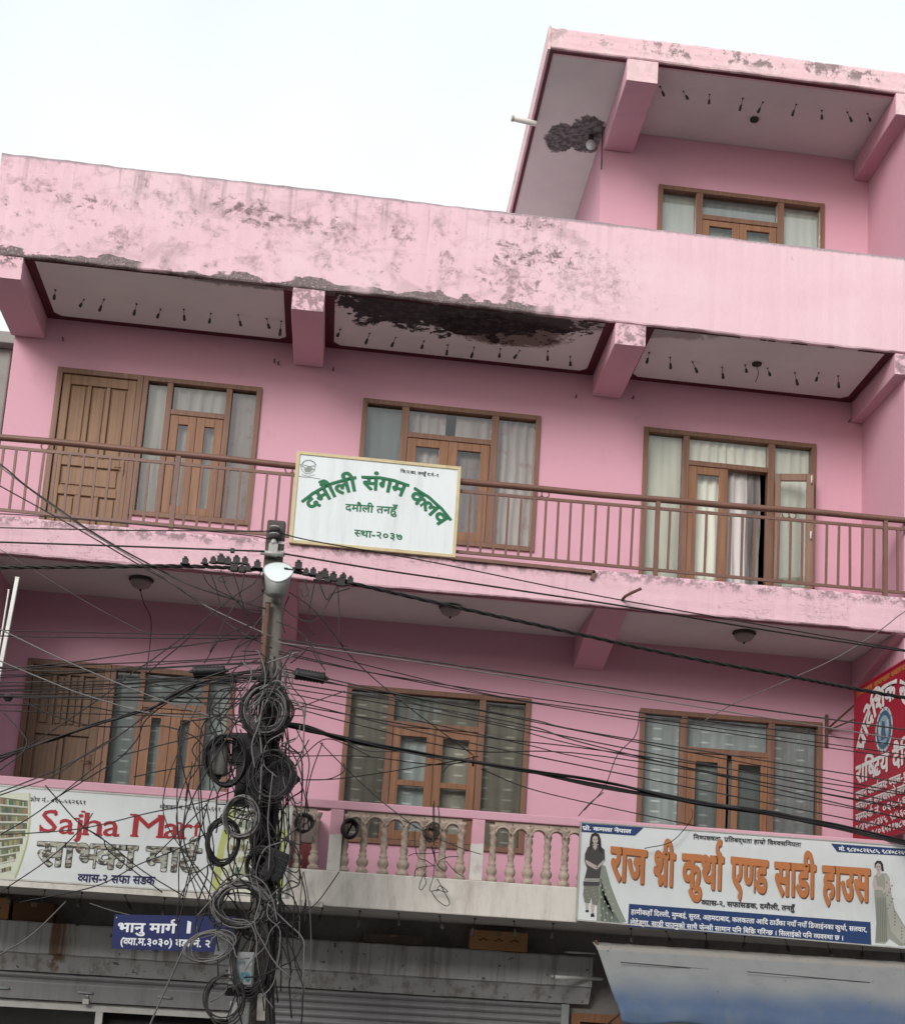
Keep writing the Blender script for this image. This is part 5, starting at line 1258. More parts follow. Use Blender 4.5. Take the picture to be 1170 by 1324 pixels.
m = MB(); m.tube([Vector(p) for p in V[n:]] + [Vector(V[n])], .006, 6, cap=False); m.build('rim', M_LAMPGREY, SL)
m = MB(); m.tube([Vector((cxl, cyl, zb0 + .05)), Vector((cxl, PY - .05, zb0 - .02))], .035, 10); m.build('arm', M_LAMPGREY, SL)

# street name plate
a, b_ = at(148, 1188, -1.95), at(149, 1232, -1.95); c_, d_ = at(306, 1179, PY - .16), at(306, 1227, PY - .16)
zt, zb_ = (a.z + c_.z) / 2, (b_.z + d_.z) / 2
SN = thing('street_sign', ((a.x + c_.x) / 2, (a.y + c_.y) / 2, zb_), 'blue street name plate with white lettering, behind the cables at left', 'street sign')
e1 = Vector((c_.x - a.x, c_.y - a.y, 0)); LEN = e1.length; e1.normalize(); nn = Vector((e1.y, -e1.x, 0)); nn = nn if nn.y < 0 else -nn
sfn = lambda u, v, d: Vector((a.x, a.y, 0)) + e1 * u + nn * d + Vector((0, 0, v))
m = MB(); m.slab([(0, zb_), (LEN, zb_), (LEN, zt), (0, zt)], sfn, -.004, 0); m.build('plate', M_BLUE, SN)
INK_SW = flat((0.66, 0.68, 0.72)); HH = zt - zb_; ul = LEN / 158
m = MB(); write(m, sfn, 'भानु मार्ग', 6 * ul, 84 * ul, zb_ + HH * .50, zb_ + HH * .50, HH * .25, INK_SW, .03); m.build('lettering', INK_SW, SN, normals=False)
m = MB(); write(m, sfn, '(व्या.म.३०३०) वडा नं. २', 12 * ul, 130 * ul, zb_ + HH * .13, zb_ + HH * .13, HH * .19, INK_SW, .03); m.build('lettering', INK_SW, SN, normals=False)
m = MB(); poly2(m, sfn, [(98 * ul, zb_ + HH * .5), (103 * ul, zb_ + HH * .5), (103 * ul, zb_ + HH * .82), (98 * ul, zb_ + HH * .86)], INK_SW); m.build('arrow', INK_SW, SN, normals=False)
m = MB(); m.bar(sfn(LEN - .1, zt - .1, -.02), sfn(LEN - .1, zt - .1, -.02) + Vector((.16, .06, 0)), .03, .02); m.build('bracket', M_RUST, SN)
for u in (.03, LEN * .55): m = MB(); m.lathe([(.008, 0), (.008, .003), (.002, .005)], sfn(u, zt - .03, 0), 8, None, nn); m.build('screw', M_ALU, SN)

# ------------------------------------------------------------------ boxes on the pole
def oriented(cx, cy, w_, h_, d_, rot, Y, yaw=0.0):
    """box facing the street, turned by rot in its own plane; sizes in photo pixels"""
    p = at(cx, cy, Y); s = (Y - CAM.y) / F_PX
    ex = Vector((math.cos(rot), math.sin(yaw), math.sin(rot))).normalized(); ez = Vector((-math.sin(rot), 0, math.cos(rot))); ey = ex.cross(ez).normalized() * (1 if ex.cross(ez).y < 0 else -1)
    return p, ex * (w_ * s / 2), ez * (h_ * s / 2), -ey * d_
def add_obox(m, p, ex, ez, ey, mat=None):
    v = [p + a * ex + b * ez + c * ey for c in (0, 1) for a, b in ((-1, -1), (1, -1), (1, 1), (-1, 1))]
    m.add(v, [(0, 1, 2, 3), (7, 6, 5, 4), (0, 4, 5, 1), (1, 5, 6, 2), (2, 6, 7, 3), (3, 7, 4, 0)], mat)
def jbox(cx, cy, w_, h_, d_, rot, Y, label, yaw=0, mat=M_BOX, kind='junction_box', cat='junction box', ribs=0):
    p, ex, ez, ey = oriented(cx, cy, w_, h_, d_, rot, Y, yaw)
    o = thing(kind, p, label, cat); m = MB(); add_obox(m, p, ex, ez, ey); m.build('case', mat, o, bevel=.006)
    m = MB(); add_obox(m, p - ey * .08, ex * .9, ez * .9, ey * .078); m.build('lid', mat, o, bevel=.004)
    if ribs:
        m = MB()
        for k in range(1, ribs):
            t = -1 + 2 * k / ribs
            add_obox(m, p - ey * .12 + ez * t * .9, ex * .9, ez * .025, ey * .038); add_obox(m, p - ey * .12 + ex * t * .9, ex * .025, ez * .9, ey * .036)
        m.build('grid', flat((0.05, 0.055, 0.06)), o)
    return o
jbox(319, 968, 38, 42, .12, .05, PY - .24, 'black junction box high on the pole, left of the cable mass')
jbox(360, 1006, 40, 42, .10, -.75, PY - .30, 'black tray tilted like a diamond behind a big cable coil', ribs=6)
jbox(318, 1016, 28, 52, .12, .02, PY - .24, 'tall black junction box between two cable coils')
jbox(356, 1119, 27, 40, .09, -.33, PY - .36, 'black gridded tray leaning at the right of the pole', ribs=5)
jbox(289, 1222, 18, 30, .12, -.1, PY - .34, 'pale grey steel box beside the street name plate', mat=M_GREYBOX)
o = jbox(312, 1253, 31, 43, .13, .02, PY - .40, 'grey steel meter box numbered 210, low on the pole', mat=M_GREYBOX, kind='meter_box', cat='meter box')
p = at(312, 1253, PY - .40); s = (PY - .40 - CAM.y) / F_PX; mfn = lambda u, v, d: (p.x + u * s, p.y - .012 - d - .01, p.z + v * s)
m = MB(); write(m, mfn, '210', -9, 11.5, -13.5, -13.5, 10, flat((0.03, 0.20, 0.27)), .03, .002, True); m.build('number', flat((0.03, 0.20, 0.27)), o, normals=False)
m = MB(); write(m, mfn, 'एन', -7, 4, 7, 7, 4, flat((0.10, 0.16, 0.18)), .02, .002); m.build('lettering', flat((0.10, 0.16, 0.18)), o, normals=False)
jbox(310, 1283, 36, 10, .14, .0, PY - .27, 'dark shallow lid under the numbered meter box')
jbox(309, 1312, 24, 32, .10, .0, PY - .34, 'pale grey box at the bottom below the meter box', mat=M_LAMPGREY)
jbox(338, 1302, 11, 34, .03, .06, PY - .22, 'weathered pale board on the right of the pole base', mat=M_CREAM)
# splice closures
def closure(a, b_, r, Y, label, mat=M_BOX, ribbed=True):
    pa, pb = at(*a, Y), at(*b_, Y); o = thing('splice_closure', pa, label, 'cable closure'); d = pb - pa; L = d.length
    prof = [(r * .9, 0), (r, .012)]; 
    if ribbed:
        for k in range(7): prof += [(r, .03 + (L - .06) * k / 7), (r * .86, .03 + (L - .06) * (k + .5) / 7)]
    prof += [(r, L - .012), (r * .9, L)]
    m = MB(); m.lathe(prof, pa, 12, None, d); m.build('body', mat, o)
    for q, dd in ((pa, -1), (pb, 1)):
        m = MB(); m.lathe([(r * .45, 0), (r * .35, .02), (r * .2, .035)], q, 10, None, d * dd); m.build('end_cap', M_BULB, o)
    return o
closure((382, 871), (420, 877), .055, PY - .1, 'ribbed black splice closure hanging right of the pole')
closure((250, 868), (291, 867), .045, PY - .1, 'ribbed black splice closure hanging left of the pole')
closure((287, 958), (283, 1003), .066, PY - .28, 'grey cylindrical cable closure hanging inside an oval coil', dirty('dusty_grey_closure', (0.16, 0.16, 0.15), (0.08, 0.08, 0.075), 5, .6, .6, .3), False)

# ------------------------------------------------------------------ coils of spare cable
rc = random.Random(21)
def coil(cx, cy, rx, ry, turns, r, mat, label, Y=PY - .34, spread=.16, tilt=0.0, name='cable_coil', seed=None):
    turns = int(turns * 1.4); spread *= 1.15
    rr_ = random.Random(seed if seed is not None else cx * 7 + cy); p = at(cx, cy, Y); s = (Y - CAM.y) / F_PX; pts = []; N_ = 22
    bx, bz, dy, k1, k2 = 1, 1, 0, 0, 0
    for t in range(turns * N_ + 1):
        if t % N_ == 0:
            n1 = (rr_.uniform(1 - spread, 1 + spread * .6), rr_.uniform(1 - spread, 1 + spread * .6), rr_.uniform(-.07, .07), rr_.uniform(-.12, .12), rr_.uniform(-.12, .12)); o1 = (bx, bz, dy, k1, k2) if t else n1
        f = (t % N_) / N_; q = [o1[i] + (n1[i] - o1[i]) * f for i in range(5)]
        if t % N_ == N_ - 1: bx, bz, dy, k1, k2 = n1
        a = 2 * math.pi * t / N_ + 1.0
        u = rx * q[0] * math.cos(a) + q[3] * rx; v = ry * q[1] * math.sin(a) + q[4] * ry
        u, v = u * math.cos(tilt) - v * math.sin(tilt), u * math.sin(tilt) + v * math.cos(tilt)
        pts.append((p.x + u * s, p.y + q[2] + .02 * math.sin(a * 1.3), p.z + v * s))
    # a loose tail
    e = Vector(pts[-1]); pts += [tuple(e + Vector((rr_.uniform(-.03, .03) - .01 * i, -.01, -.03 * i))) for i in range(1, 5)]
    m = MB(); m.tube(pts, r * .86, 5); return tag(m.build(name, mat, None, p), label, 'cable coil')
coil(344, 919, 30, 36, 15, .0075, M_CDUST, 'round bundled coil of dusty cable, topmost on the pole', spread=.3)
coil(345, 921, 22, 26, 9, .006, M_CGREY, 'smaller pale coil wound inside the topmost coil', Y=PY - .42, spread=.35, seed=2)
coil(293, 984, 25, 34, 9, .0085, M_BLACK, 'oval black coil hanging around the grey cylindrical closure', Y=PY - .38)
coil(353, 1004, 27, 32, 11, .0075, M_CDUST, 'big round coil in front of the tilted black tray', Y=PY - .46)
coil(313, 1057, 22, 25, 12, .0085, M_CGREY, 'thick grey ring of cable in front of the red lettering end', Y=PY - .42, spread=.14)
coil(288, 1088, 20, 30, 9, .0075, M_BLACK, 'narrow black coil at the left over the lime shelf picture', Y=PY - .36)
coil(336, 1120, 17, 24, 9, .007, M_CDUST, 'dusty coil beside the gridded tray', Y=PY - .33)
coil(312, 1172, 36, 27, 15, .0085, M_CGREY, 'wide pale grey coil hanging just above the numbered meter box', Y=PY - .42, spread=.24)
coil(272, 1224, 34, 22, 4, .0085, M_CGREY, 'loose wide loops of pale cable in front of the street name plate', Y=PY - .46, spread=.25, tilt=.3)
coil(291, 1292, 27, 29, 4, .008, M_CDUST, 'loose hanging loops of cable around the numbered meter box', Y=PY - .42, spread=.25)
coil(325, 1235, 22, 52, 4, .0075, M_CDUST, 'long hanging loops of cable at the right side of the numbered meter box', Y=PY - .44, spread=.3)
coil(393, 1064, 11, 12, 5, .008, M_BLACK, 'small black coil hung on the balustrade nearest the pole', Y=F - .06)
coil(452, 1072, 10, 11.5, 8, .012, M_BLACK, 'thick small black coil hung on a baluster right of the pink pier', Y=F - .06, spread=.1)
coil(557, 1077, 8.5, 10, 12, .005, dirty('brown_cable', (0.10, 0.075, 0.065), (0.05, 0.04, 0.035), 6, .6, .7, .2), 'tangled brown ball of wire caught on the balusters', Y=F - .05, spread=.6)

# ------------------------------------------------------------------ cables
def far(P_, pts):
    """lines that leave the view run on along the street towards the next poles"""
    if pts[0][0] < -20: d = P_[0] - P_[1]; d.z *= .3; d.y *= .3; P_.insert(0, P_[0] + d.normalized() * 6)
    if pts[-1][0] > 1200: d = P_[-1] - P_[-2]; d.z *= .3; d.y *= .3; P_.append(P_[-1] + d.normalized() * 4)
    if pts[-1][0] < -20: d = P_[-1] - P_[-2]; d.z *= .3; d.y *= .3; P_.append(P_[-1] + d.normalized() * 6)
def C_(pts, Y, r, mat, label, group=None, per=7, name='cable', wob=0.0):
    Ya, Yb = Y if isinstance(Y, tuple) else (Y, Y); n = len(pts); x0_, x1_ = pts[0][0], pts[-1][0]; P_ = []
    for i, (px, py) in enumerate(pts):
        f = (px - x0_) / (x1_ - x0_) if abs(x1_ - x0_) > 60 else i / (n - 1)
        P_.append(at(px, py, Ya + (Yb - Ya) * f))
    S_ = smooth_path(P_, per); far(S_, pts)
    m = MB(); m.tube(S_, r * .90, 5); o = m.build(name, mat, None, P_[0]); return tag(o, label, 'cable', group)
def q5(*pts): return [(u / 4.5, 780 + v / 4.5) for u, v in pts]        # detail views of the photograph -> photo pixels
def q6(*pts): return [(360 + u / 2.786, 820 + v / 2.786) for u, v in pts]
def q7(*pts): return [(u / 3.9, 1000 + v / 3.9) for u, v in pts]
PF = PY - .17
# long spans past the top of the pole
C_([(-60, 681), (120, 685), (186, 686), (352, 687)], (-2.5, PY - .13), .007, M_BLACK, 'thin line ending on the upper insulator, from the left')
C_([(356, 687), (402, 699), (554, 726), (740, 764), (898, 793), (1235, 852)], (PY - .13, -2.3), .007, M_BLACK, 'thin line from the upper insulator running right below the club sign')
C_([(-60, 662), (60, 668), (300, 690), (349, 697)], (-2.4, PY - .1), .006, M_BLACK, 'thin line just under the railing at left, ending at the pole head')
o = C_([(-60, 699), (150, 706), (342, 713)], (-2.5, PY - .13), .010, M_BLACK, 'black line ending at the porcelain clamp from the left, with a small green spacer')
m = MB(); p = at(301, 712, PY - .13); m.box(p.x - .018, p.x + .018, p.y - .02, p.y + .02, p.z - .018, p.z + .018); m.build('spacer', dirty('green_black_plastic', (.02, .05, .05), (.03, .04, .04)), o)
C_([(367, 716), (480, 735), (575, 749), (700, 768), (813, 785), (997, 816), (1235, 852)], (PY - .13, -2.2), .010, M_BLACK, 'black line from the porcelain clamp running right along the slab edge')
def twisted(pts, Y, r, label, conn):
    Ya, Yb = Y; P_ = [at(px, py, Ya + (Yb - Ya) * (px - pts[0][0]) / (pts[-1][0] - pts[0][0])) for px, py in pts]; S_ = smooth_path(P_, 30); far(S_, pts)
    o = thing('bundled_cable', P_[0], label, 'cable')
    for k in range(3):
        m = MB(); m.tube([q + Vector((0, math.cos(i * .55 + k * 2.094) * r, math.sin(i * .55 + k * 2.094) * r)) for i, q in enumerate(S_)], r * .8, 5); m.build('strand', M_BLACK, o)
    for (px, py, s_) in conn:
        f = (px - pts[0][0]) / (pts[-1][0] - pts[0][0]); p = at(px, py, Ya + (Yb - Ya) * f - .02); w_ = .026 * s_
        m = MB(); m.box(p.x - w_, p.x + w_, p.y - w_, p.y + w_, p.z - w_ * .8, p.z + w_ * 1.2); m.box(p.x - w_ * .5, p.x + w_ * .5, p.y - w_ * 1.2, p.y + w_, p.z + w_ * 1.2, p.z + w_ * 1.8); m.tube([(p.x - w_ * 1.6, p.y - .005, p.z - w_ * .5), (p.x + w_ * 1.6, p.y - .005, p.z - w_ * .6)], .009, 6); m.build('connector', M_BOX, o)
    return o
twisted([(-60, 734), (100, 733), (240, 732), (345, 737)], (-2.5, PY - .16), .011, 'thick twisted black cable with clustered connectors, left of the lamp',
        [(240, 727, 1), (265, 727, .8), (276, 726, .9), (286, 725, 1.2), (295, 727, 1), (306, 726, 1.1), (317, 727, 1), (303, 735, 1.2), (313, 737, 1), (321, 736, .9), (333, 732, 1.1)])
twisted([(368, 736), (400, 743), (450, 753), (590, 785), (740, 818), (872, 847), (1023, 875), (1107, 891), (1240, 915)], (PY - .16, -2.2), .011, 'thick twisted black cable with clustered connectors, running right from the lamp',
        [(386, 733, 1.2), (396, 741, .9), (405, 741, 1), (413, 748, 1.2), (420, 744, 1.2), (423, 750, 1), (431, 748, 1.2), (441, 754, 1.3), (444, 748, 1), (453, 752, 1)])
# service drops at upper left
C_([(-40, 582), (0, 600), (34, 628), (82, 662), (103, 677), (150, 706), (202, 734), (253, 759), (343, 787)], (-2.3, PF), .009, M_CDUST, 'dusty service cable swinging down from upper left past the railing to the pole')
C_([(-40, 604), (0, 628), (92, 679), (178, 729), (239, 765), (304, 813), (352, 838)], (-2.2, PF), .007, M_CDUST, 'thinner service cable dropping from the railing bottom to the pole')
C_([(0, 603), (60, 648), (120, 690), (200, 738), (262, 781), (353, 824)], (-2.2, PF), .007, M_CGREY, 'pale grey service cable dropping steeply to the rusty pipe')
C_([(-30, 690), (0, 710), (113, 779), (191, 820)], (-2.0, -1.0), .004, M_CGREY, 'very thin pale wire slanting across the dark wall at left')
GL = 'cables strung left from the pole'; LLAB = 'thin black cable strung left from the pole across the panelled door'
left = [q5((-250, 185), (0, 190), (600, 200), (1500, 205)), q5((-250, 155), (0, 158), (600, 172), (1500, 190)),
        q5((-250, 405), (0, 380), (450, 340), (1170, 235), (1540, 185)), q5((-250, 405), (0, 395), (450, 360), (1170, 330), (1560, 290)),
        q5((-250, 440), (0, 432), (520, 405), (1170, 365), (1560, 350)), q5((-250, 470), (0, 462), (600, 452), (1170, 425), (1560, 380)),
        q5((-250, 480), (0, 482), (700, 470), (1170, 430), (1560, 400)), q5((-250, 515), (0, 505), (500, 490), (1170, 440), (1560, 410)),
        q5((-250, 555), (0, 548), (600, 560), (1170, 578), (1560, 590)), q5((-250, 585), (0, 590), (500, 602), (760, 635), (1560, 655)),
        q5((-250, 620), (0, 625), (450, 641), (1170, 660), (1560, 672)), q5((-250, 360), (0, 372), (300, 395), (800, 380), (1560, 340)),
        q5((-250, 520), (0, 512), (560, 500), (1100, 470), (1560, 440)), q5((-250, 425), (0, 418), (400, 410), (1000, 350), (1560, 320)),
        q5((-250, 537), (0, 531), (600, 524), (1170, 515), (1560, 500))]
for i, l in enumerate(left): C_(l, (-2.5 + .05 * (i % 5), PF + .04 * (i % 4)), (.0065, .0055, .007)[i % 3], (M_BLACK, M_BLACK, M_CDUST)[i % 3], LLAB, GL)
o = C_(q5((-250, 538), (0, 541), (600, 545), (1170, 552), (1560, 560)), (-2.5, PF), .010, M_BLACK, 'thicker black cable with a round clamp, strung left over the panelled door')
p = at(11, 902, -2.5); m = MB(); m.lathe([(.01, -.04), (.035, -.02), (.035, .02), (.01, .04)], p, 10, None, (1, 0, 0)); m.build('clamp', M_BULB, o)
C_(q5((-200, 55), (0, 150), (350, 320), (700, 470), (960, 570), (1170, 640), (1560, 760)), (-2.6, PF - .1), .007, M_CGREY, 'pale grey cable crossing downwards over the panelled door to the pole')
C_(q5((-200, 250), (0, 335), (400, 500), (600, 565), (850, 635), (1170, 665), (1560, 668)), (-2.6, PF - .1), .007, M_CGREY, 'pale grey cable crossing the door and flattening out at the slate window')
rs = random.Random(17)
for i in range(6):
    j = lambda a=9: rs.uniform(-a, a)
    C_(q5((-250, 965 + j()), (0, 893 + j(14)), (160, 838 + j()), (350, 778 + j()), (560, 702 + j()), (750, 648 + j()), (900, 600 + j()), (1010, 540 + j(14)), (1200, 470 + j(20)), (1540, 400 + j(60))), (-2.7 + .02 * i, PF), .0075, (M_BLACK, M_CDUST)[i % 2], 'black cable in the sagging bundle that rises from lower left to the pole', 'sagging cable bundle at left')
GT = 'stray cables left of the pole'; TL = 'stray thin black cable curving across the slate window and door at left'
for i, l in enumerate([q5((-200, 1040), (0, 925), (160, 835), (560, 570), (780, 400), (900, 320), (1170, 120)), q5((-200, 1170), (0, 1100), (350, 960), (600, 820), (750, 730), (860, 640), (1080, 480), (1500, 330)),
                       q5((300, 1150), (560, 990), (700, 900), (800, 790), (850, 680), (990, 570), (1170, 480), (1540, 420)), q5((20, 630), (100, 720), (155, 790), (150, 840), (100, 900), (-100, 1040)),
                       q5((140, 570), (280, 640), (520, 710), (750, 720), (950, 715), (1120, 770), (1190, 850), (1230, 1000)), q5((690, 890), (1000, 810), (1300, 740)), q5((780, 1010), (1000, 965), (1350, 920)),
                       q5((860, 640), (1000, 540), (1300, 450), (1560, 430)), q5((1120, 680), (1180, 760), (1120, 850), (1160, 940), (1100, 1040), (1080, 1150)), q5((-250, 1230), (-60, 1140), (300, 1010), (470, 900), (650, 800), (900, 620)),
                       q5((1170, 120), (1080, 220), (960, 320), (870, 400)), q5((900, 470), (1080, 520), (1280, 640), (1420, 700))]):
    C_(l, (-2.6, PF - .02), .0065, (M_BLACK, M_CDUST)[i % 2], TL, GT)
GS = 'cables crossing the grocery sign'; SLB = 'thin black cable hanging across the face of the grocery sign'
for i, l in enumerate([q7((520, -60), (440, 0), (200, 190), (0, 310), (-150, 380)), q7((-100, 318), (0, 310), (400, 280), (750, 200), (1000, 150), (1180, 90)), q7((230, 60), (300, 140), (400, 250), (560, 360), (720, 490), (930, 620)),
                       q7((-100, 660), (0, 600), (250, 430), (420, 270), (470, 200)), q7((100, 650), (480, 570), (700, 460), (900, 380), (1150, 240)), q7((970, -60), (960, 20), (940, 150), (905, 450), (905, 680)), q7((1080, 60), (1050, 150), (960, 480), (920, 640)),
                       q7((1000, 60), (1010, 300), (960, 520), (900, 760)), q7((420, 270), (520, 330), (560, 400), (820, 600)), q7((780, 420), (900, 300), (1040, 160)), q7((1040, 150), (1080, 400), (1050, 640), (1000, 800)), q7((1180, 420), (1080, 450), (980, 520), (900, 660), (905, 940))]):
    C_(l, PY - .08 - .015 * i, .006, (M_BLACK, M_CDUST)[i % 2], SLB, GS)
ro = random.Random(77)
for i in range(11):                                    # wires hooking from the left bundle down to the coils
    xa, ya = ro.uniform(225, 330), ro.uniform(868, 960); xb, yb = ro.uniform(245, 335), ro.uniform(1030, 1215)
    mx_, my_ = min(xa, xb) + ro.uniform(-45, 30), (ya + yb) / 2 + ro.uniform(-30, 30)
    C_([(xa + ro.uniform(10, 50), ya - ro.uniform(5, 40)), (xa, ya), (mx_, my_), (xb + ro.uniform(-15, 5), yb - 25), (xb, yb), (xb + ro.uniform(0, 30), yb + ro.uniform(-10, 25))], PY - .2 - ro.uniform(0, .3), ro.choice((.0055, .007)), ro.choice((M_BLACK, M_BLACK, M_CDUST)), 'thin dark wire hooking down from the left cables to the coils', 'wires hooking down to the coils')
C_(q7((920, 900), (840, 1080), (760, 1264), (720, 1380)), PY - .3, .009, M_CGREY, 'pale cord slanting down from the street name plate to the bottom edge')
C_(q7((335, 645), (200, 780), (110, 850), (-30, 930)), -1.3, .008, M_CGREY, 'pale cord slanting across the rust stains on the hood')
C_(q7((455, 655), (560, 690), (700, 725), (830, 760)), -1.3, .006, M_CGREY, 'pale cord from the bulb holders to the street name plate')
# fan to the right
GR = 'cables fanning right from the pole'; RLB = 'thin black cable fanning right from the pole across the olive curtained window'
right = [((0, 70), (400, 150), (1170, 265), (2400, 420)), ((0, 62), (440, 160), (1170, 290), (2400, 470)), ((0, 120), (450, 220), (900, 305), (1170, 362), (2400, 560)), ((0, 150), (240, 186), (700, 270), (1170, 366), (2400, 600)),
         ((0, 205), (400, 290), (900, 400), (1170, 460), (2400, 690)), ((0, 226), (500, 350), (1170, 490), (2400, 735)), ((0, 246), (700, 365), (1170, 420), (2400, 600)), ((0, 190), (380, 250), (800, 330), (1170, 420), (2400, 660)),
         ((0, 130), (300, 200), (700, 300), (1170, 395), (2400, 640)), ((0, 250), (300, 330), (700, 420), (1170, 440), (2400, 650)), ((0, 30), (350, 120), (800, 225), (1170, 280), (2400, 455)), ((0, 170), (420, 240), (900, 330), (1170, 410), (2400, 700))]
for i, l in enumerate(right): C_(q6(*l), (PF + .03 * (i % 4), -2.3 - .05 * (i % 5)), (.006, .0055, .007)[i % 3], (M_BLACK, M_BLACK, M_CDUST)[i % 3], RLB, GR)
C_(q6((0, 18), (560, 100), (1170, 190), (2400, 365)), (PF, -2.3), .009, M_CDUST, 'upper of the two thick dusty cables on the dark wall right of the pole')
C_(q6((0, 30), (560, 110), (1170, 207), (2400, 405)), (PF, -2.3), .007, M_CGREY, 'lower pale one of the two cables on the dark wall right of the pole')
for i in range(11):
    j = lambda a=6: rs.uniform(-a, a)
    C_(q6((-20, 310 + j(14)), (100, 340 + j(12)), (240, 378 + j(8)), (500, 428 + j(6)), (700, 459 + j(4)), (900, 492 + j(6)), (1170, 545 + j(16)), (1480, 600 + j(10)), (1800, 650 + j(8)), (2030, 700 + j(12)), (2400, 790 + j(14))), (PF + .01 * i, -2.5), .0085, (M_BLACK, M_BLACK, M_CDUST)[i % 3], 'black cable in the thick tied bundle that runs right over the window sill', 'thick cable bundle at right')
p = at(612, 984, -2.6); m = MB(); m.tube([p + Vector((.0, .035 * math.cos(a), .045 * math.sin(a))) for a in [k * math.pi / 5 for k in range(11)]], .008, 5); tag(m.build('cable_tie', M_BLACK, None, p), 'black tie around the thick cable bundle in front of the olive window', 'cable tie')
GD = 'stray cables right of the pole'; DL = 'stray thin dark cable looping right of the pole in front of the pink wall'
for i, l in enumerate([q6((730, 485), (900, 555), (1170, 620), (1500, 690)), q6((0, 440), (300, 440), (560, 470), (700, 455)), q6((100, 525), (240, 518), (560, 470), (720, 440)), q6((150, 390), (250, 490), (370, 600), (500, 700)), q6((200, 0), (270, 90), (440, 240), (700, 435)),
                       q6((30, 520), (100, 430), (170, 378), (250, 400), (330, 440)), q6((90, 525), (180, 522), (235, 495), (236, 465)), q6((40, 280), (140, 240), (240, 205)), q6((160, 390), (120, 500), (100, 600), (90, 720)), q6((60, 330), (110, 450), (100, 560), (110, 640)),
                       q6((110, 380), (60, 480), (30, 600), (0, 690)), q6((240, 380), (320, 420), (450, 425), (590, 455)), q6((690, 460), (620, 470), (590, 500)), q6((100, 20), (140, 90), (170, 130)), q6((20, 420), (90, 560), (110, 700)),
                       q6((1170, 570), (1120, 610), (1080, 655)), q6((560, 600), (562, 700), (560, 760)), q6((575, 615), (580, 680), (570, 740))]):
    C_(l, PY + .0 - .012 * i, .0055, (M_BLACK, M_CDUST)[i % 2], DL, GD)
C_([(1240, 748), (1170, 790), (1137, 815), (1078, 852), (1005, 885), (946, 911), (905, 935)], (-2.2, -.4), .006, M_CGREY, 'pale thin cord slanting up to the right edge across the right ceiling lamp bay')
C_([(827, 918), (821, 951), (798, 976), (781, 1018), (755, 1048)], -.3, .006, M_CDUST, 'thin dark wire curving down left of the slate window at right')
C_([(833, 1097), (868, 1088), (893, 1060), (894, 1045)], -1.45, .005, M_CDUST, 'thin wire bowing over the top edge of the clothes shop sign')
# hanging ends under the slab
C_([(392, 1127), (388, 1174), (387, 1222)], -1.42, .006, M_CGREY, 'shorter pale wire end hanging below the balustrade')
C_([(393, 1127), (401, 1181), (402, 1246), (396, 1274), (380, 1290)], -1.42, .006, M_CGREY, 'longer pale wire end hanging below the balustrade and curling left')
C_([(439, 1127), (410, 1167), (385, 1183)], -1.42, .006, M_BLACK, 'black wire slanting from the baluster foot to the slab edge')
C_([(381, 1272), (379, 1290), (376, 1340)], -1.0, .003, M_CGREY, 'hair thin pale thread hanging over the closed shutter')
GK = 'wires hanging from the brown ball of wire'
def q8(*pts): return [(520 + u / 8.83, 1040 + v / 8.83) for u, v in pts]
for i, l in enumerate([((340, 470), (370, 600), (360, 760), (350, 850), (315, 985), (430, 970)), ((330, 990), (400, 1090), (500, 1160), (540, 1120), (480, 1000), (400, 850)), ((280, 760), (220, 860), (195, 950), (220, 975), (270, 900), (250, 800)), ((330, 480), (400, 690), (430, 640), (530, 600), (640, 595)),
                       ((150, 300), (145, 450), (180, 600), (270, 640), (360, 700)), ((380, 470), (370, 560), (400, 690), (480, 760)), ((400, 980), (520, 1000), (430, 930), (390, 1000)), ((70, 590), (150, 560), (300, 560), (420, 550)), ((140, 830), (160, 740), (260, 710), (380, 700)), ((500, 650), (600, 760), (700, 830)),
                       ((0, 180), (150, 250), (280, 330), (500, 430), (700, 510), (900, 570)), ((350, 0), (352, 150), (355, 300))]):
    C_(q8(*l), F - .07 - .006 * i, .0045, (M_CDUST, M_BLACK)[i % 2], 'thin loose wire dangling around the brown ball of wire on the balusters', GK)
# loose ends between the connectors and the pole
GU = 'loose wire tails under the lamp'; UL = 'loose black wire tail hanging between the cable connectors and the pole top'
def qa(*pts): return [(250 + u / 5.57, 660 + v / 5.57) for u, v in pts]
for i, l in enumerate([((120, 440), (160, 540), (190, 660), (200, 700)), ((200, 430), (240, 560), (320, 660), (400, 720), (490, 740)), ((290, 450), (330, 580), (360, 680), (390, 780), (460, 830)), ((370, 450), (350, 560), (320, 640), (230, 800), (120, 1020)), ((490, 440), (430, 530), (350, 580), (200, 690), (0, 860)),
                       ((270, 470), (190, 480), (190, 510), (240, 510)), ((60, 440), (130, 550), (300, 640), (400, 760)), ((380, 660), (430, 650), (500, 600), (580, 590)), ((690, 590), (800, 660), (900, 750), (1080, 980)), ((640, 700), (740, 770), (830, 800), (910, 760), (1040, 540)),
                       ((880, 500), (850, 640), (830, 780), (870, 900)), ((1040, 520), (1050, 700), (1060, 940), (1110, 980)), ((910, 530), (960, 640), (1000, 600), (1130, 560)), ((600, 800), (760, 870), (870, 1000), (930, 1114)), ((690, 620), (660, 690), (640, 800), (660, 880)), ((800, 500), (830, 600), (790, 620), (770, 550)),
                       ((300, 1000), (380, 950), (470, 900)), ((500, 760), (400, 880), (330, 960), (250, 1100)), ((480, 800), (360, 840), (200, 920), (80, 1100)), ((640, 1060), (700, 1010), (780, 1010)), ((700, 1100), (780, 1040), (830, 980)), ((470, 880), (380, 1000), (370, 1114))]):
    C_(qa(*l), PY - .13 - .006 * (i % 9), .006, (M_BLACK, M_CDUST)[i % 2], UL, GU)
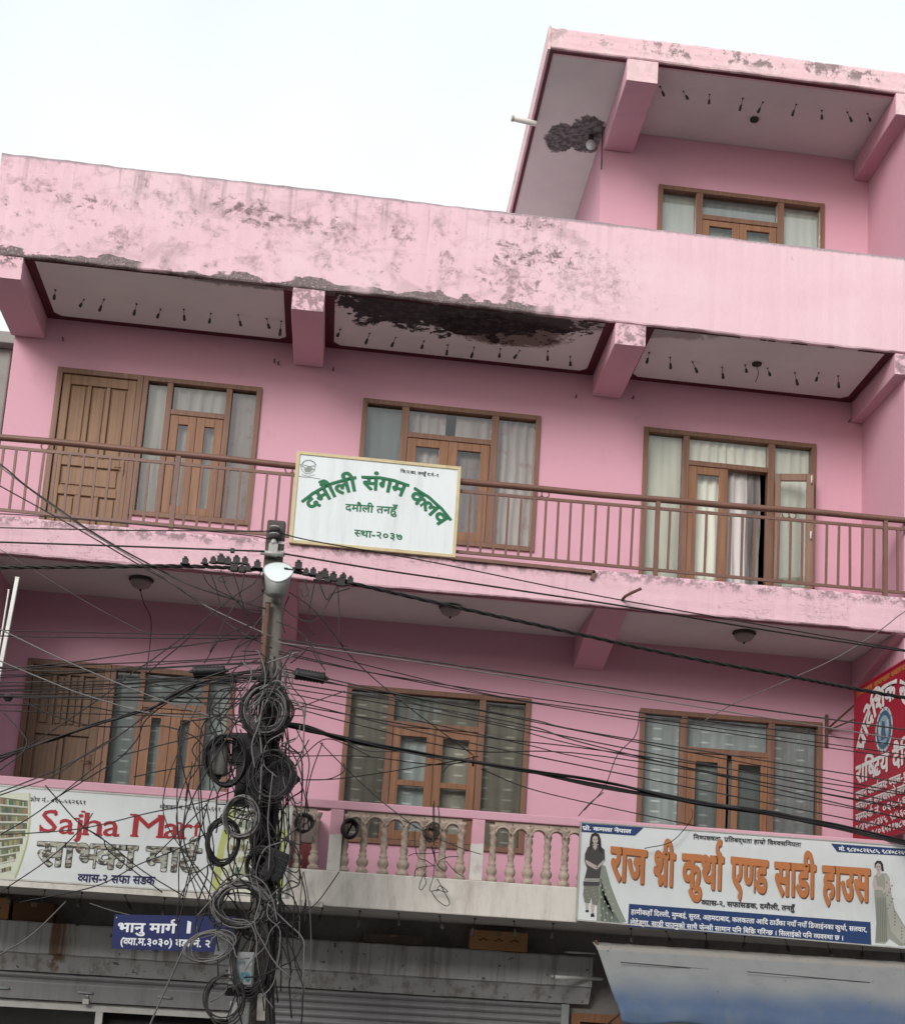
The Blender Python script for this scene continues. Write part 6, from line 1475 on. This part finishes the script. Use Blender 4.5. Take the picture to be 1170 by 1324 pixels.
# the tangle round the pole itself
GP = 'tangled wires around the pole'; PLB = 'loose wire tangled around the pole among the coils'
rt = random.Random(33)
def axis_px(y): return 356 - (y - 690) * .031
for i in range(100):
    y0_ = rt.uniform(845, 1200) if i < 84 else rt.uniform(1160, 1320); x0_ = axis_px(y0_) + rt.uniform(-26, 26); pts = [(x0_, y0_)]; an = rt.uniform(0, 6.28); st = rt.uniform(14, 34)
    for k in range(rt.randint(3, 7)):
        an += rt.uniform(-1.0, 1.0); nx_ = pts[-1][0] + st * math.cos(an) * .8; ny_ = pts[-1][1] + st * math.sin(an) * (1.1) + 5
        ax_ = axis_px(ny_)
        lim = 60 if ny_ < 1150 else 72
        if ny_ < 905: lim = 36
        nx_ = max(ax_ - lim - 14, min(ax_ + lim * .75, nx_)); ny_ = max(842, min(1345, ny_))
        pts.append((nx_, ny_))
    Yc = PY - .16 - rt.uniform(0, .42)
    C_(pts, Yc, rt.choice((.0055, .0065, .0075)), rt.choice((M_BLACK, M_BLACK, M_CDUST, M_CGREY)), PLB, GP, 6, 'loose_wire')
for i in range(34):                                    # wires bound along the pole
    x_ = rt.uniform(-16, 16); a = rt.uniform(835, 960); b_ = rt.uniform(1100, 1200) if i % 4 else rt.uniform(1250, 1345); x_ = x_ if i % 4 else rt.uniform(10, 24); n = 7
    C_([(axis_px(a + (b_ - a) * k / n) + x_ + rt.uniform(-7, 7), a + (b_ - a) * k / n) for k in range(n + 1)], PY - .15 - rt.uniform(0, .1), rt.choice((.007, .009, .011)), rt.choice((M_BLACK, M_BLACK, M_CDUST)), 'long black cable bound upright along the pole', 'cables bound along the pole')
for i, l in enumerate([((700, 130), (660, 230), (560, 370), (480, 440)), ((720, 150), (680, 260), (600, 420), (540, 560)), ((440, 100), (500, 170), (470, 280), (420, 350)), ((530, 500), (570, 700), (575, 900), (560, 1170)), ((620, 100), (740, 60), (850, 20)), ((690, 120), (760, 180), (830, 200))]):
    C_([(240 + u / 5.85, 840 + v / 5.85) for u, v in l], PY - .5, .008, M_CGREY, 'pale grey cable end sweeping over the topmost coil', 'pale cable ends over the topmost coil')
